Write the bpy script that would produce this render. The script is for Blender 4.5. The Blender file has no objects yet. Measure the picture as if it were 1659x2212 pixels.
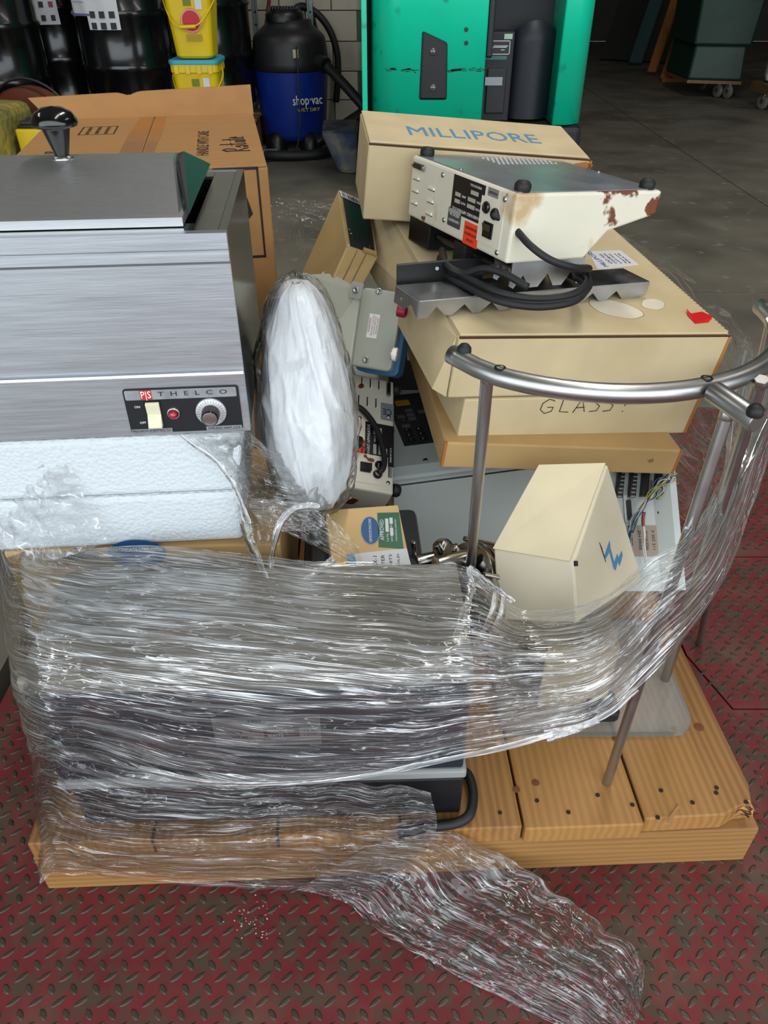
import bpy, bmesh, math, random
from mathutils import Vector, Matrix, Euler, noise
random.seed(7)
V = Vector
R = math.radians
scene = bpy.context.scene
COL = scene.collection

# ---------------------------------------------------------------- camera, daylight, exposure
CAM_H, PITCH, FPX = 1.15, R(36.5), 1620.0
cam_data = bpy.data.cameras.new('camera')
cam_data.sensor_fit = 'VERTICAL'; cam_data.sensor_height = 36.0; cam_data.sensor_width = 27.0
cam_data.lens = FPX * 36.0 / 2212.0
cam_data.clip_start = 0.02
cam = bpy.data.objects.new('camera', cam_data); COL.objects.link(cam)
cam.location = (0, 0, CAM_H); cam.rotation_euler = (math.pi / 2 - PITCH, 0, 0)
scene.camera = cam

SKY = 3.8
LAMP = 56.0
world = bpy.data.worlds.new('overcast_sky'); scene.world = world
world.use_nodes = True
bg = world.node_tree.nodes['Background']
bg.inputs['Color'].default_value = (0.86, 0.94, 1.0, 1); bg.inputs['Strength'].default_value = SKY

# the open dock front behind the camera: a portal that guides the sky light through the opening
DOOR = (-5.5, 8.5, 3.7, -1.6)          # x0, x1, height, y
pl = bpy.data.lights.new('dock_door_portal', 'AREA'); pl.shape = 'RECTANGLE'
pl.size = DOOR[1] - DOOR[0]; pl.size_y = DOOR[2] + 0.0; pl.cycles.is_portal = True
po = bpy.data.objects.new('dock_door_portal', pl); COL.objects.link(po)
po.location = ((DOOR[0] + DOOR[1]) / 2, DOOR[3] + .02, DOOR[2] / 2); po.rotation_euler = (R(90), 0, 0)

# ceiling strip lamps over the dock
for i, (x, y, k) in enumerate(((.9, .3, .8), (-4.4, 2.4, .8), (1.1, 2.9, 1.7), (4.8, 2.4, .7))):
    ll = bpy.data.lights.new('strip_lamp', 'AREA'); ll.shape = 'RECTANGLE'; ll.size = .35; ll.size_y = 2.4; ll.energy = LAMP * k; ll.color = (1, .97, .92)
    lo_ = bpy.data.objects.new('strip_lamp', ll); COL.objects.link(lo_); lo_.location = (x, y, 4.9)

cy = scene.cycles
cy.max_bounces = 5; cy.diffuse_bounces = 2; cy.glossy_bounces = 2; cy.transmission_bounces = 2; cy.transparent_max_bounces = 8
cy.adaptive_threshold = .06; cy.caustics_reflective = False; cy.caustics_refractive = False

vs = scene.view_settings
vs.view_transform = 'Standard'; vs.look = 'None'; vs.gamma = 1.0; vs.use_curve_mapping = False
vs.exposure = -0.3

# ---------------------------------------------------------------- measuring helpers
_c, _s = math.cos(PITCH), math.sin(PITCH)
def ray(px, py):
    a = (px - 829.5) / FPX; r = (py - 1106.0) / FPX
    return V((a, _c - r * _s, -(_s + r * _c)))
def at(px, py, y=None, z=None, x=None):
    """world point seen at photo position px,py on the plane y=, z= or x="""
    q = ray(px, py)
    t = (z - CAM_H) / q.z if z is not None else (y / q.y if y is not None else x / q.x)
    return V((0, 0, CAM_H)) + q * t
class Pose:
    """rigid frame of a box-like thing: loc = centre of its base"""
    def __init__(s, loc, rot=(0, 0, 0), dims=(1, 1, 1)):
        s.loc = V(loc); s.rot = Euler([R(a) for a in rot]); s.d = V(dims)
        s.m = Matrix.Translation(s.loc) @ s.rot.to_matrix().to_4x4(); s.i = s.m.inverted()
    def on(s, px, py, axis, val):
        o = s.i @ V((0, 0, CAM_H)); q = s.i.to_3x3() @ ray(px, py)
        return o + q * ((val - o[axis]) / q[axis])

# ---------------------------------------------------------------- object helpers
def tag(o, label=None, cat=None, group=None, kind=None):
    if label: o['label'] = label
    if cat: o['category'] = cat
    if group: o['group'] = group
    if kind: o['kind'] = kind
    return o
def thing(name, label, cat, loc=(0, 0, 0), rot=(0, 0, 0), group=None, kind=None):
    o = bpy.data.objects.new(name, None); COL.objects.link(o); o.empty_display_size = .05
    o.location = loc; o.rotation_euler = [R(a) for a in rot]
    return tag(o, label, cat, group, kind)
def pose_thing(name, label, cat, p, group=None):
    o = thing(name, label, cat, p.loc, (0, 0, 0), group); o.rotation_euler = p.rot; return o
def attach(o, parent, world=False):
    COL.objects.link(o)
    if parent is not None:
        o.parent = parent
        if world:
            q = parent; m = Matrix.Identity(4)
            while q is not None:
                m = q.matrix_parent_inverse @ q.matrix_basis @ m
                q = q.parent
            o.matrix_parent_inverse = m.inverted()
    return o
def perp(d):
    d = d.normalized(); a = V((0, 0, 1)) if abs(d.z) < .9 else V((1, 0, 0))
    u = d.cross(a).normalized(); return u, d.cross(u).normalized()

class MB:
    def __init__(s): s.v = []; s.f = []; s.sm = []
    def add(s, vs, fs, smooth=False):
        n = len(s.v); s.v += [V(p) for p in vs]
        for f in fs: s.f.append([i + n for i in f]); s.sm.append(smooth)
        return s
    def hexa(s, p):                      # 0-3 bottom ccw, 4-7 top
        return s.add(p, [(3, 2, 1, 0), (4, 5, 6, 7), (0, 1, 5, 4), (1, 2, 6, 5), (2, 3, 7, 6), (3, 0, 4, 7)])
    def box(s, x0, x1, y0, y1, z0, z1):
        return s.hexa([(x0, y0, z0), (x1, y0, z0), (x1, y1, z0), (x0, y1, z0), (x0, y0, z1), (x1, y0, z1), (x1, y1, z1), (x0, y1, z1)])
    def prism(s, poly, fn0, fn1, smooth=False):     # poly points mapped to both caps
        n = len(poly)
        return s.add([fn0(*p) for p in poly] + [fn1(*p) for p in poly],
                     [tuple(reversed(range(n))), tuple(range(n, 2 * n))]).add(
                     [fn0(*p) for p in poly] + [fn1(*p) for p in poly],
                     [(i, (i + 1) % n, n + (i + 1) % n, n + i) for i in range(n)], smooth)
    def cyl(s, a, b, r0, r1=None, n=16, caps=True):
        a = V(a); b = V(b); r1 = r0 if r1 is None else r1; u, w = perp(b - a)
        ring = [u * math.cos(2 * math.pi * i / n) + w * math.sin(2 * math.pi * i / n) for i in range(n)]
        s.add([a + q * r0 for q in ring] + [b + q * r1 for q in ring], [(i, (i + 1) % n, n + (i + 1) % n, n + i) for i in range(n)], True)
        if caps:
            s.add([a + q * r0 for q in ring], [tuple(reversed(range(n)))]); s.add([b + q * r1 for q in ring], [tuple(range(n))])
        return s
    def lathe(s, prof, o=(0, 0, 0), d=(0, 0, 1), n=32, smooth=True, a0=0, a1=360, sharp=()):
        o = V(o); d = V(d).normalized(); u, w = perp(d); full = abs(a1 - a0) >= 359.9
        m = n if full else n + 1; vs = []
        for (r, h) in prof:
            for i in range(m):
                t = R(a0 + (a1 - a0) * i / n); vs.append(o + d * h + (u * math.cos(t) + w * math.sin(t)) * r)
        fs = []
        for k in range(len(prof) - 1):
            for i in range(n):
                j = (i + 1) % m; fs.append((k * m + i, k * m + j, (k + 1) * m + j, (k + 1) * m + i))
        return s.add(vs, fs, smooth)
    def tube(s, pts, r, n=10, caps=True, rad=None, flat=1.0):
        pts = [V(p) for p in pts]; N = len(pts); vs = []; d0 = (pts[1] - pts[0]).normalized(); u, w = perp(d0)
        for i, p in enumerate(pts):
            d = (pts[min(i + 1, N - 1)] - pts[max(i - 1, 0)]).normalized()
            u = (u - d * u.dot(d)).normalized(); w = d.cross(u)
            rr = rad(i / (N - 1)) if rad else r
            vs += [p + (u * math.cos(2 * math.pi * k / n) + w * math.sin(2 * math.pi * k / n) * flat) * rr for k in range(n)]
        fs = [(i * n + k, i * n + (k + 1) % n, (i + 1) * n + (k + 1) % n, (i + 1) * n + k) for i in range(N - 1) for k in range(n)]
        if caps: fs += [tuple(reversed(range(n))), tuple(range((N - 1) * n, N * n))]
        return s.add(vs, fs, True)
    def grid(s, fn, nu, nv, smooth=True):
        vs = [fn(i / nu, j / nv) for j in range(nv + 1) for i in range(nu + 1)]
        return s.add(vs, [(j * (nu + 1) + i, j * (nu + 1) + i + 1, (j + 1) * (nu + 1) + i + 1, (j + 1) * (nu + 1) + i) for j in range(nv) for i in range(nu)], smooth)
    def mesh(s, name):
        me = bpy.data.meshes.new(name); me.from_pydata([tuple(p) for p in s.v], [], s.f)
        me.polygons.foreach_set('use_smooth', s.sm); me.update(); return me
    def build(s, name, mat, parent=None, world=False, bevel=0, seg=2, weld=False, **kw):
        me = s.mesh(name)
        if weld or bevel:
            bm = bmesh.new(); bm.from_mesh(me); bmesh.ops.remove_doubles(bm, verts=bm.verts, dist=1e-5)
            bmesh.ops.recalc_face_normals(bm, faces=bm.faces); bm.to_mesh(me); bm.free()
        me.materials.append(mat)
        o = bpy.data.objects.new(name, me); attach(o, parent, world)
        if bevel:
            b = o.modifiers.new('edge', 'BEVEL'); b.width = bevel; b.segments = seg; b.limit_method = 'ANGLE'; b.angle_limit = R(35); b.harden_normals = False
        return tag(o, **kw)
def cr(pts, n):
    """smooth curve through the points"""
    P = [V(p) for p in pts]; P = [P[0] * 2 - P[1]] + P + [P[-1] * 2 - P[-2]]; out = []
    for i in range(1, len(P) - 2):
        for k in range(n):
            t = k / n; a, b, c, d = P[i - 1:i + 3]
            out.append(((b * 2) + (c - a) * t + (a * 2 - b * 5 + c * 4 - d) * t * t + (b * 3 - a - c * 3 + d) * t ** 3) * .5)
    out.append(P[-2]); return out
def rrect(x0, x1, y0, y1, r, n=4):
    out = []
    for (cx, cy, a) in ((x1 - r, y1 - r, 0), (x0 + r, y1 - r, 90), (x0 + r, y0 + r, 180), (x1 - r, y0 + r, 270)):
        out += [(cx + r * math.cos(R(a + 90 * i / n)), cy + r * math.sin(R(a + 90 * i / n))) for i in range(n + 1)]
    return out
def frame(o, xd, yd):
    xd = V(xd).normalized(); n = xd.cross(V(yd)).normalized(); yd = n.cross(xd)
    return Matrix(((xd.x, yd.x, n.x, o[0]), (xd.y, yd.y, n.y, o[1]), (xd.z, yd.z, n.z, o[2]), (0, 0, 0, 1)))
def plate(name, mat, parent, fr, poly, t=.0006, world=False, bevel=0, **kw):
    return MB().prism(poly, lambda x, y: fr @ V((x, y, 0)), lambda x, y: fr @ V((x, y, t))).build(name, mat, parent, world, bevel, **kw)
def rect(x0, x1, y0, y1): return [(x0, y0), (x1, y0), (x1, y1), (x0, y1)]
def lettering(parent, text, fr, h, mat, width=None, lift=.0008, align='CENTER', world=False, name='lettering', thick=.00008):
    """flat printed text; fr: frame of the surface, h: capital height, width: overall length"""
    cu = bpy.data.curves.new('text_source', 'FONT'); cu.body = text; cu.size = h / .69; cu.align_x = align; cu.align_y = 'CENTER'
    cu.extrude = thick; cu.resolution_u = 2
    t = bpy.data.objects.new('text_source', cu); me = bpy.data.meshes.new_from_object(t)
    bpy.data.objects.remove(t); bpy.data.curves.remove(cu); me.name = name; me.materials.clear(); me.materials.append(mat)
    sx = 1.0
    if width:
        xs = [v.co.x for v in me.vertices]; sx = width / max(1e-6, max(xs) - min(xs))
    me.transform(fr @ Matrix.Translation((0, 0, lift)) @ Matrix.Diagonal((sx, 1, 1, 1)))
    o = bpy.data.objects.new(name, me); attach(o, parent, world)
    return o
def strokes(parent, lines, fr, r, mat, name='handwriting', lift=.0006, world=False):
    m = MB()
    for l in lines:
        m.tube([fr @ V((x, y, lift)) for x, y in l], r, 6)
    return m.build(name, mat, parent, world)
def disc(name, mat, parent, o, d, r, t=.001, n=20, world=False, r2=None):
    o = V(o); d = V(d).normalized()
    return MB().cyl(o, o + d * t, r, r2, n).build(name, mat, parent, world)
def copy_tree(o, parent=None):
    c = o.copy(); COL.objects.link(c); c.parent = parent
    for ch in list(o.children): copy_tree(ch, c)
    return c

# ---------------------------------------------------------------- materials
def lin(h):
    if isinstance(h, (tuple, list)): return tuple(h[:3]) + (1,)
    h = h.lstrip('#'); c = [int(h[i:i + 2], 16) / 255 for i in (0, 2, 4)]
    return tuple(x / 12.92 if x <= .04045 else ((x + .055) / 1.055) ** 2.4 for x in c) + (1,)
MATS = {}
def mat(name, col, rough=.5, metal=0., var=.0, vs=8., col2=None, s2=6., thr=(.55, .65), col3=None, s3=20., thr3=(.6, .65),
        bump=0., bs=80., bdist=.002, stretch=(1, 1, 1), spec=.5, rv=0., coat=0., alpha=1., detail=2., rnd=0., sub=0., emit=0.):
    if name in MATS: return MATS[name]
    m = bpy.data.materials.new(name); m.use_nodes = True; MATS[name] = m
    nt = m.node_tree; N = nt.nodes; L = nt.links; b = N['Principled BSDF']
    b.inputs['Roughness'].default_value = rough; b.inputs['Metallic'].default_value = metal
    b.inputs['Specular IOR Level'].default_value = spec; b.inputs['Coat Weight'].default_value = coat; b.inputs['Coat Roughness'].default_value = .08
    b.inputs['Alpha'].default_value = alpha
    if sub: b.inputs['Subsurface Weight'].default_value = sub; b.inputs['Subsurface Scale'].default_value = .01
    tc = N.new('ShaderNodeTexCoord'); mp = N.new('ShaderNodeMapping'); mp.inputs['Scale'].default_value = stretch
    L.new(tc.outputs['Object'], mp.inputs['Vector'])
    def nz(scale, det=detail):
        n = N.new('ShaderNodeTexNoise'); n.inputs['Scale'].default_value = scale; n.inputs['Detail'].default_value = det
        L.new(mp.outputs['Vector'], n.inputs['Vector']); return n.outputs['Fac']
    def ramp(src, a, c):
        r = N.new('ShaderNodeMapRange'); r.inputs['From Min'].default_value = a; r.inputs['From Max'].default_value = c; L.new(src, r.inputs['Value']); return r.outputs['Result']
    def mix(fac, a, c):
        x = N.new('ShaderNodeMix'); x.data_type = 'RGBA'; L.new(fac, x.inputs[0])
        for s_, k in ((a, 6), (c, 7)):
            if isinstance(s_, tuple): x.inputs[k].default_value = s_
            else: L.new(s_, x.inputs[k])
        return x.outputs[2]
    c = lin(col); cur = c
    if var:
        lo = tuple(x * (1 - var) for x in c[:3]) + (1,); hi = tuple(min(1, x * (1 + var)) for x in c[:3]) + (1,)
        cur = mix(ramp(nz(vs), .3, .7), lo, hi)
    if col2: cur = mix(ramp(nz(s2), *thr), cur, lin(col2))
    if col3: cur = mix(ramp(nz(s3), *thr3), cur, lin(col3))
    if rnd:
        oi = N.new('ShaderNodeObjectInfo'); h = N.new('ShaderNodeHueSaturation')
        L.new(ramp(oi.outputs['Random'], 0, 1), h.inputs['Value'])
        r = N.new('ShaderNodeMapRange'); r.inputs['To Min'].default_value = 1 - rnd; r.inputs['To Max'].default_value = 1 + rnd
        L.new(oi.outputs['Random'], r.inputs['Value']); L.new(r.outputs['Result'], h.inputs['Value'])
        if isinstance(cur, tuple): h.inputs['Color'].default_value = cur
        else: L.new(cur, h.inputs['Color'])
        cur = h.outputs['Color']
    if isinstance(cur, tuple): b.inputs['Base Color'].default_value = cur
    else: L.new(cur, b.inputs['Base Color'])
    if rv:
        r = N.new('ShaderNodeMapRange'); r.inputs['To Min'].default_value = max(0, rough - rv); r.inputs['To Max'].default_value = min(1, rough + rv)
        L.new(nz(vs * 1.7), r.inputs['Value']); L.new(r.outputs['Result'], b.inputs['Roughness'])
    if bump:
        bn = N.new('ShaderNodeBump'); bn.inputs['Strength'].default_value = bump; bn.inputs['Distance'].default_value = bdist
        L.new(nz(bs, 1), bn.inputs['Height']); L.new(bn.outputs['Normal'], b.inputs['Normal'])
    if emit: b.inputs['Emission Color'].default_value = c; b.inputs['Emission Strength'].default_value = emit
    return m
def wood(name, c1, c2, stretch=(1, 1, 1), scale=18, rough=.65, axis='X'):
    m = mat(name, c1, rough); nt = m.node_tree; N = nt.nodes; L = nt.links; b = N['Principled BSDF']
    tc = N.new('ShaderNodeTexCoord'); mp = N.new('ShaderNodeMapping'); mp.inputs['Scale'].default_value = stretch
    oi = N.new('ShaderNodeObjectInfo'); ad = N.new('ShaderNodeVectorMath'); ad.operation = 'SCALE'; ad.inputs[0].default_value = (3, 5, 2); L.new(oi.outputs['Random'], ad.inputs['Scale'])
    L.new(tc.outputs['Object'], mp.inputs['Vector']); L.new(ad.outputs[0], mp.inputs['Location'])
    w = N.new('ShaderNodeTexWave'); w.bands_direction = axis; w.inputs['Scale'].default_value = scale; w.inputs['Distortion'].default_value = 4.0; w.inputs['Detail'].default_value = 3; w.inputs['Detail Scale'].default_value = 1.2
    L.new(mp.outputs[0], w.inputs['Vector'])
    n = N.new('ShaderNodeTexNoise'); n.inputs['Scale'].default_value = 4; n.inputs['Detail'].default_value = 6; L.new(mp.outputs[0], n.inputs['Vector'])
    x = N.new('ShaderNodeMix'); x.data_type = 'RGBA'; x.inputs[6].default_value = lin(c1); x.inputs[7].default_value = lin(c2)
    mu = N.new('ShaderNodeMath'); mu.operation = 'MULTIPLY'; L.new(w.outputs['Fac'], mu.inputs[0]); L.new(n.outputs['Fac'], mu.inputs[1]); m2 = N.new('ShaderNodeMath'); m2.operation = 'MULTIPLY_ADD'; m2.inputs[1].default_value = .75; L.new(mu.outputs[0], m2.inputs[0])
    st_ = N.new('ShaderNodeMapRange'); st_.inputs['From Min'].default_value = .52; st_.inputs['From Max'].default_value = .72; st_.inputs['To Max'].default_value = .7; L.new(n.outputs['Fac'], st_.inputs['Value']); L.new(st_.outputs[0], m2.inputs[2]); m2.use_clamp = True; L.new(m2.outputs[0], x.inputs[0])
    h = N.new('ShaderNodeHueSaturation'); r = N.new('ShaderNodeMapRange'); r.inputs['To Min'].default_value = .8; r.inputs['To Max'].default_value = 1.15
    L.new(oi.outputs['Random'], r.inputs['Value']); L.new(r.outputs[0], h.inputs['Value']); L.new(x.outputs[2], h.inputs['Color']); L.new(h.outputs[0], b.inputs['Base Color'])
    bp = N.new('ShaderNodeBump'); bp.inputs['Strength'].default_value = .25; bp.inputs['Distance'].default_value = .001; L.new(w.outputs['Fac'], bp.inputs['Height']); L.new(bp.outputs[0], b.inputs['Normal'])
    return m
def film(name, scale=(3, 60, 1), base=.06, streak=.55, tint='#f2f4f5', bumpk=1.0, white=.35, rough=.12, crack=.5, crease_glint_k=.9, ior=1.45):
    """thin clear plastic: mostly see-through, with a glossy creased skin, slightly milky folds and painted-in crease highlights (uses the UV map)"""
    m = bpy.data.materials.new(name); m.use_nodes = True; nt = m.node_tree; N = nt.nodes; L = nt.links
    N.clear(); out = N.new('ShaderNodeOutputMaterial')
    uv = N.new('ShaderNodeUVMap'); uv.uv_map = 'UVMap'
    def nz(sc, det=5, dist=0., rg=.6):
        mp = N.new('ShaderNodeMapping'); mp.inputs['Scale'].default_value = sc; L.new(uv.outputs[0], mp.inputs['Vector'])
        n = N.new('ShaderNodeTexNoise'); n.inputs['Scale'].default_value = 1; n.inputs['Detail'].default_value = det; n.inputs['Distortion'].default_value = dist; n.inputs['Roughness'].default_value = rg
        L.new(mp.outputs[0], n.inputs['Vector']); return n.outputs['Fac']
    def mr(src, a, b, c=0., d=1.):
        r = N.new('ShaderNodeMapRange'); r.inputs['From Min'].default_value = a; r.inputs['From Max'].default_value = b; r.inputs['To Min'].default_value = c; r.inputs['To Max'].default_value = d
        L.new(src, r.inputs['Value']); return r.outputs[0]
    def mth(op, a, b):
        x = N.new('ShaderNodeMath'); x.operation = op
        for i, q in enumerate((a, b)):
            if isinstance(q, (int, float)): x.inputs[i].default_value = q
            else: L.new(q, x.inputs[i])
        return x.outputs[0]
    s1 = nz(scale, 2, .6); s2 = nz((scale[0] * 3.5, scale[1] * .35, 1), 2, 1.4, .65)
    hgt = mth('ADD', mth('MULTIPLY', s1, 1.0), mth('MULTIPLY', s2, crack))
    bp = N.new('ShaderNodeBump'); bp.inputs['Strength'].default_value = 1.0; bp.inputs['Distance'].default_value = .004 * bumpk; L.new(hgt, bp.inputs['Height'])
    gl = N.new('ShaderNodeBsdfGlossy'); gl.inputs['Roughness'].default_value = rough; gl.inputs['Color'].default_value = (1, 1, 1, 1); L.new(bp.outputs[0], gl.inputs['Normal'])
    di = N.new('ShaderNodeBsdfDiffuse'); di.inputs['Color'].default_value = lin(tint)
    tl = N.new('ShaderNodeBsdfTranslucent'); tl.inputs['Color'].default_value = lin(tint)
    dm = N.new('ShaderNodeMixShader'); dm.inputs[0].default_value = .45; L.new(di.outputs[0], dm.inputs[1]); L.new(tl.outputs[0], dm.inputs[2])
    tr = N.new('ShaderNodeBsdfTransparent'); tr.inputs['Color'].default_value = (.97, .97, .97, 1)
    # milky folds, and white crease lines that also paint in the film's highlight streaks
    fold = mr(s1, .50, .70)
    a = N.new('ShaderNodeMixShader'); L.new(mth('ADD', mth('MULTIPLY', fold, white), base), a.inputs[0]); L.new(tr.outputs[0], a.inputs[1]); L.new(dm.outputs[0], a.inputs[2])
    def line(sc, rot, wd, dist, patch):
        mp = N.new('ShaderNodeMapping'); mp.inputs['Scale'].default_value = sc; mp.inputs['Rotation'].default_value = (0, 0, R(rot)); L.new(uv.outputs[0], mp.inputs['Vector'])
        n = N.new('ShaderNodeTexNoise'); n.inputs['Scale'].default_value = 1; n.inputs['Detail'].default_value = 1; n.inputs['Distortion'].default_value = dist; L.new(mp.outputs[0], n.inputs['Vector'])
        ab = mth('ABSOLUTE', mth('SUBTRACT', n.outputs['Fac'], .5), 0)
        return mth('MULTIPLY', mr(ab, wd, 0.), patch)
    k = crease_glint_k; pn = nz((scale[0] * 1.8, scale[1] * .26, 1), 1, 0)
    c1 = line((scale[0] * 1.3, scale[1] * 1.15, 1), 1, .036, .7, mr(pn, .43, .57))
    c3 = line((scale[0] * 4, scale[1] * .7, 1), 12, .022, 1.6, mr(pn, .56, .44))
    cm = mth('MAXIMUM', c1, c3)
    cg = N.new('ShaderNodeBsdfGlossy'); cg.inputs['Roughness'].default_value = .3; L.new(bp.outputs[0], cg.inputs['Normal'])
    cs_ = N.new('ShaderNodeMixShader'); cs_.inputs[0].default_value = .45; L.new(dm.outputs[0], cs_.inputs[1]); L.new(cg.outputs[0], cs_.inputs[2])
    a2 = N.new('ShaderNodeMixShader'); L.new(mth('MULTIPLY', cm, k), a2.inputs[0]); L.new(a.outputs[0], a2.inputs[1]); L.new(cs_.outputs[0], a2.inputs[2]); a = a2
    fr = N.new('ShaderNodeFresnel'); fr.inputs['IOR'].default_value = ior; L.new(bp.outputs[0], fr.inputs['Normal'])
    g = N.new('ShaderNodeMixShader'); cl = mth('MINIMUM', mth('ADD', mth('MULTIPLY', fr.outputs[0], 1.0), mth('MULTIPLY', mr(s2, .45, .7), streak)), .9)
    L.new(cl, g.inputs[0]); L.new(a.outputs[0], g.inputs[1]); L.new(gl.outputs[0], g.inputs[2]); L.new(g.outputs[0], out.inputs['Surface'])
    return m
def sheet(name, m, parent, fn, nu, nv, world=True, uvs=(1, 1), hole=None, shear=None, **kw):
    """a film surface: fn(u,v) -> point, with a UV map in metres-like units"""
    me = bpy.data.meshes.new(name); P = [fn(i / nu, j / nv) for j in range(nv + 1) for i in range(nu + 1)]
    F = [(j * (nu + 1) + i, j * (nu + 1) + i + 1, (j + 1) * (nu + 1) + i + 1, (j + 1) * (nu + 1) + i) for j in range(nv) for i in range(nu)
         if not (hole and hole((i + .5) / nu, (j + .5) / nv))]
    me.from_pydata([tuple(p) for p in P], [], F); lay = me.uv_layers.new(name='UVMap')
    idx = [0] * len(me.loops); me.loops.foreach_get('vertex_index', idx)
    flat = []
    for k in idx:
        u_, v_ = (k % (nu + 1)) / nu, (k // (nu + 1)) / nv
        flat += [u_ * uvs[0], (v_ + (shear(u_, v_) if shear else 0)) * uvs[1]]
    lay.data.foreach_set('uv', flat)
    me.polygons.foreach_set('use_smooth', [True] * len(me.polygons)); me.update(); me.materials.append(m)
    o = bpy.data.objects.new(name, me); attach(o, parent, world); return tag(o, **kw)

CREAM = mat('cream_card', '#c6b28b', .75, var=.07, vs=14, bump=.15, bs=240, bdist=.0006, col2='#b59f75', s2=5, thr=(.5, .8))
CREAM2 = mat('pale_card', '#d3c8ad', .75, var=.05, vs=10, bump=.12, bs=260, bdist=.0005)
TAN = mat('tan_card', '#b4925f', .78, var=.07, vs=12, bump=.15, bs=220, bdist=.0006)
KRAFT = mat('kraft_card', '#a67846', .8, var=.07, vs=16, bump=.2, bs=300, bdist=.0006, stretch=(1, 6, 1))
KRAFT_D = mat('kraft_flute', '#8a5a2a', .85)
TORN = mat('torn_card', '#a5692f', .9)
STEEL = mat('stainless', '#c3c7cc', .42, 1, var=.07, vs=7, bump=.12, bs=24, bdist=.0006, stretch=(1, 22, 22), rv=.08)
STEEL_T = mat('brushed_tube', '#b2b1af', .34, 1, var=.08, vs=20, rv=.06)
ALU = mat('worn_aluminium', '#b5b7ba', .38, 1, var=.15, vs=18, rv=.12)
BLACK = mat('black_plastic', '#0d0d0e', .4)
BLACKG = mat('black_gloss', '#0a0a0b', .16, coat=.4)
RUBBER = mat('black_rubber', '#121213', .6, var=.3, vs=40)
DARKIN = mat('dark_inside', '#08080a', .6)
INK = mat('black_ink', '#15130f', .7)
WHITE_P = mat('white_paint', '#e9e9e6', .55)
GREYL = mat('light_grey_enamel', '#b9beb9', .5, var=.03, vs=8)
# ================================================================ the place: floor, dock plate, walls
CONC = mat('concrete', '#6d675c', .5, var=.16, vs=3, col2='#4a463e', s2=1.7, thr=(.48, .75), col3='#857e70', s3=11, thr3=(.62, .75), bump=.1, bs=60, rv=.12)
BLOCKM = mat('painted_block', '#b0aa9a', .75, var=.07, vs=5, col2='#8f897b', s2=2.5, thr=(.55, .8), bump=.2, bs=70, rnd=.05)
MORTAR = mat('mortar', '#6f6a5e', .9)
DARKW = mat('dark_wall', '#3c3a37', .85, var=.1, vs=3)
REDP = mat('red_deck_paint', '#6a2527', .62, var=.25, vs=9, col2='#4a3a2e', s2=26, thr=(.47, .62), col3='#564538', s3=9, thr3=(.54, .74), spec=.3, bump=.15, bs=160, bdist=.0008, detail=4, rv=.12)
LUG = mat('worn_steel_tread', '#3f362b', .5, .25, var=.25, vs=40, col2='#63282a', s2=30, thr=(.62, .72))
PITM = mat('pit_gap', '#120d0a', .9)

fl = thing('floor', 'grey concrete warehouse floor with saw-cut joints', None, (0, 2.1, 0), kind='structure')
G = .004
for (x0, x1, y0, y1) in ((-7, 3.0, 2.115, 3.13), (3.0, 10, 2.115, 3.13), (-7, 2.2, 3.13, 8.15), (2.2, 10, 3.13, 8.15), (-7, 2.2, 8.15, 15), (2.2, 10, 8.15, 15),
                         (-7, -.765, -1.6, 2.105), (1.72, 10, -1.6, 2.105)):
    MB().box(x0 + G, x1 - G, y0 + G, y1 - G, -.12, 0).build('slab', CONC, fl, True)
MB().box(-7, 10, -1.6, 15, -.2, -.125).build('pit_bed', PITM, fl, True)

pl8 = thing('dock_plate', 'red painted diamond tread steel dock plate under the pallet', None, (0, .5, 0), kind='structure')
main_poly = [(-.735, -1.58), (1.70, -1.58), (1.70, .922), (.662, .922), (.617, 1.06), (.617, 2.10), (-.735, 2.10)]
for poly in (main_poly, [(.665, .926), (1.70, .926), (1.70, 1.372), (.621, 1.372), (.621, 1.062)], [(.621, 1.377), (1.70, 1.377), (1.70, 2.10), (.621, 2.10)]):
    MB().prism(poly, lambda x, y: V((x, y, -.012)), lambda x, y: V((x, y, 0))).build('deck_panel', REDP, pl8, True)
m = MB(); a = .0300
def seam(x, y):
    return (x > .64 and abs(y - .924) < .014) or (x > .6 and abs(y - 1.375) < .014) or (y > .9 and abs(x - .62) < .018)
for i, j, kk in [(i, j, kk) for i in range(-26, 58) for j in range(-4, 72) for kk in (0, 1)]:
        x = (i + .5 * kk) * .031 + .004; y = (j + .5 * kk) * .031 + .07
        if x < -.715 or x > 1.66 or y > 2.08 or y < .1 or seam(x, y): continue
        if -.47 < x < .5 and .72 < y < 1.7: continue       # under the pallet
        th = R(38 if kk else -52) + random.uniform(-.06, .06); ct, st = math.cos(th), math.sin(th)
        Lh, Wh, h = (.0112, .0036, .0013) if kk else (.0090, .0046, .0013)
        prof = [(-1, 0), (-.62, .72), (0, 1), (.62, .72), (1, 0), (.62, -.72), (0, -1), (-.62, -.72)]
        pts = [(px * Lh, py * Wh, 0.0) for px, py in prof] + [(px * Lh * .72, py * Wh * .55, h) for px, py in prof]
        pts = [(x + q[0] * ct - q[1] * st, y + q[0] * st + q[1] * ct, q[2]) for q in pts]
        m.add(pts, [tuple(range(8, 16))] + [(k, (k + 1) % 8, 8 + (k + 1) % 8, 8 + k) for k in range(8)])
m.build('tread_lugs', LUG, pl8, True, kind='stuff')
m = MB()
for k in range(70):
    c = at(548 + random.gauss(0, 26), 1992 + random.gauss(0, 22), z=.0004); r = random.uniform(.0005, .0017)
    m.add([c + V((math.cos(t) * r, math.sin(t) * r * .8, random.uniform(0, .0012))) for t in (0, 1.6, 3.1, 4.7)], [(0, 1, 2, 3)])
m.build('plaster_dust', mat('plaster', '#b9b2a6', .9), pl8, True, kind='stuff')
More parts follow.
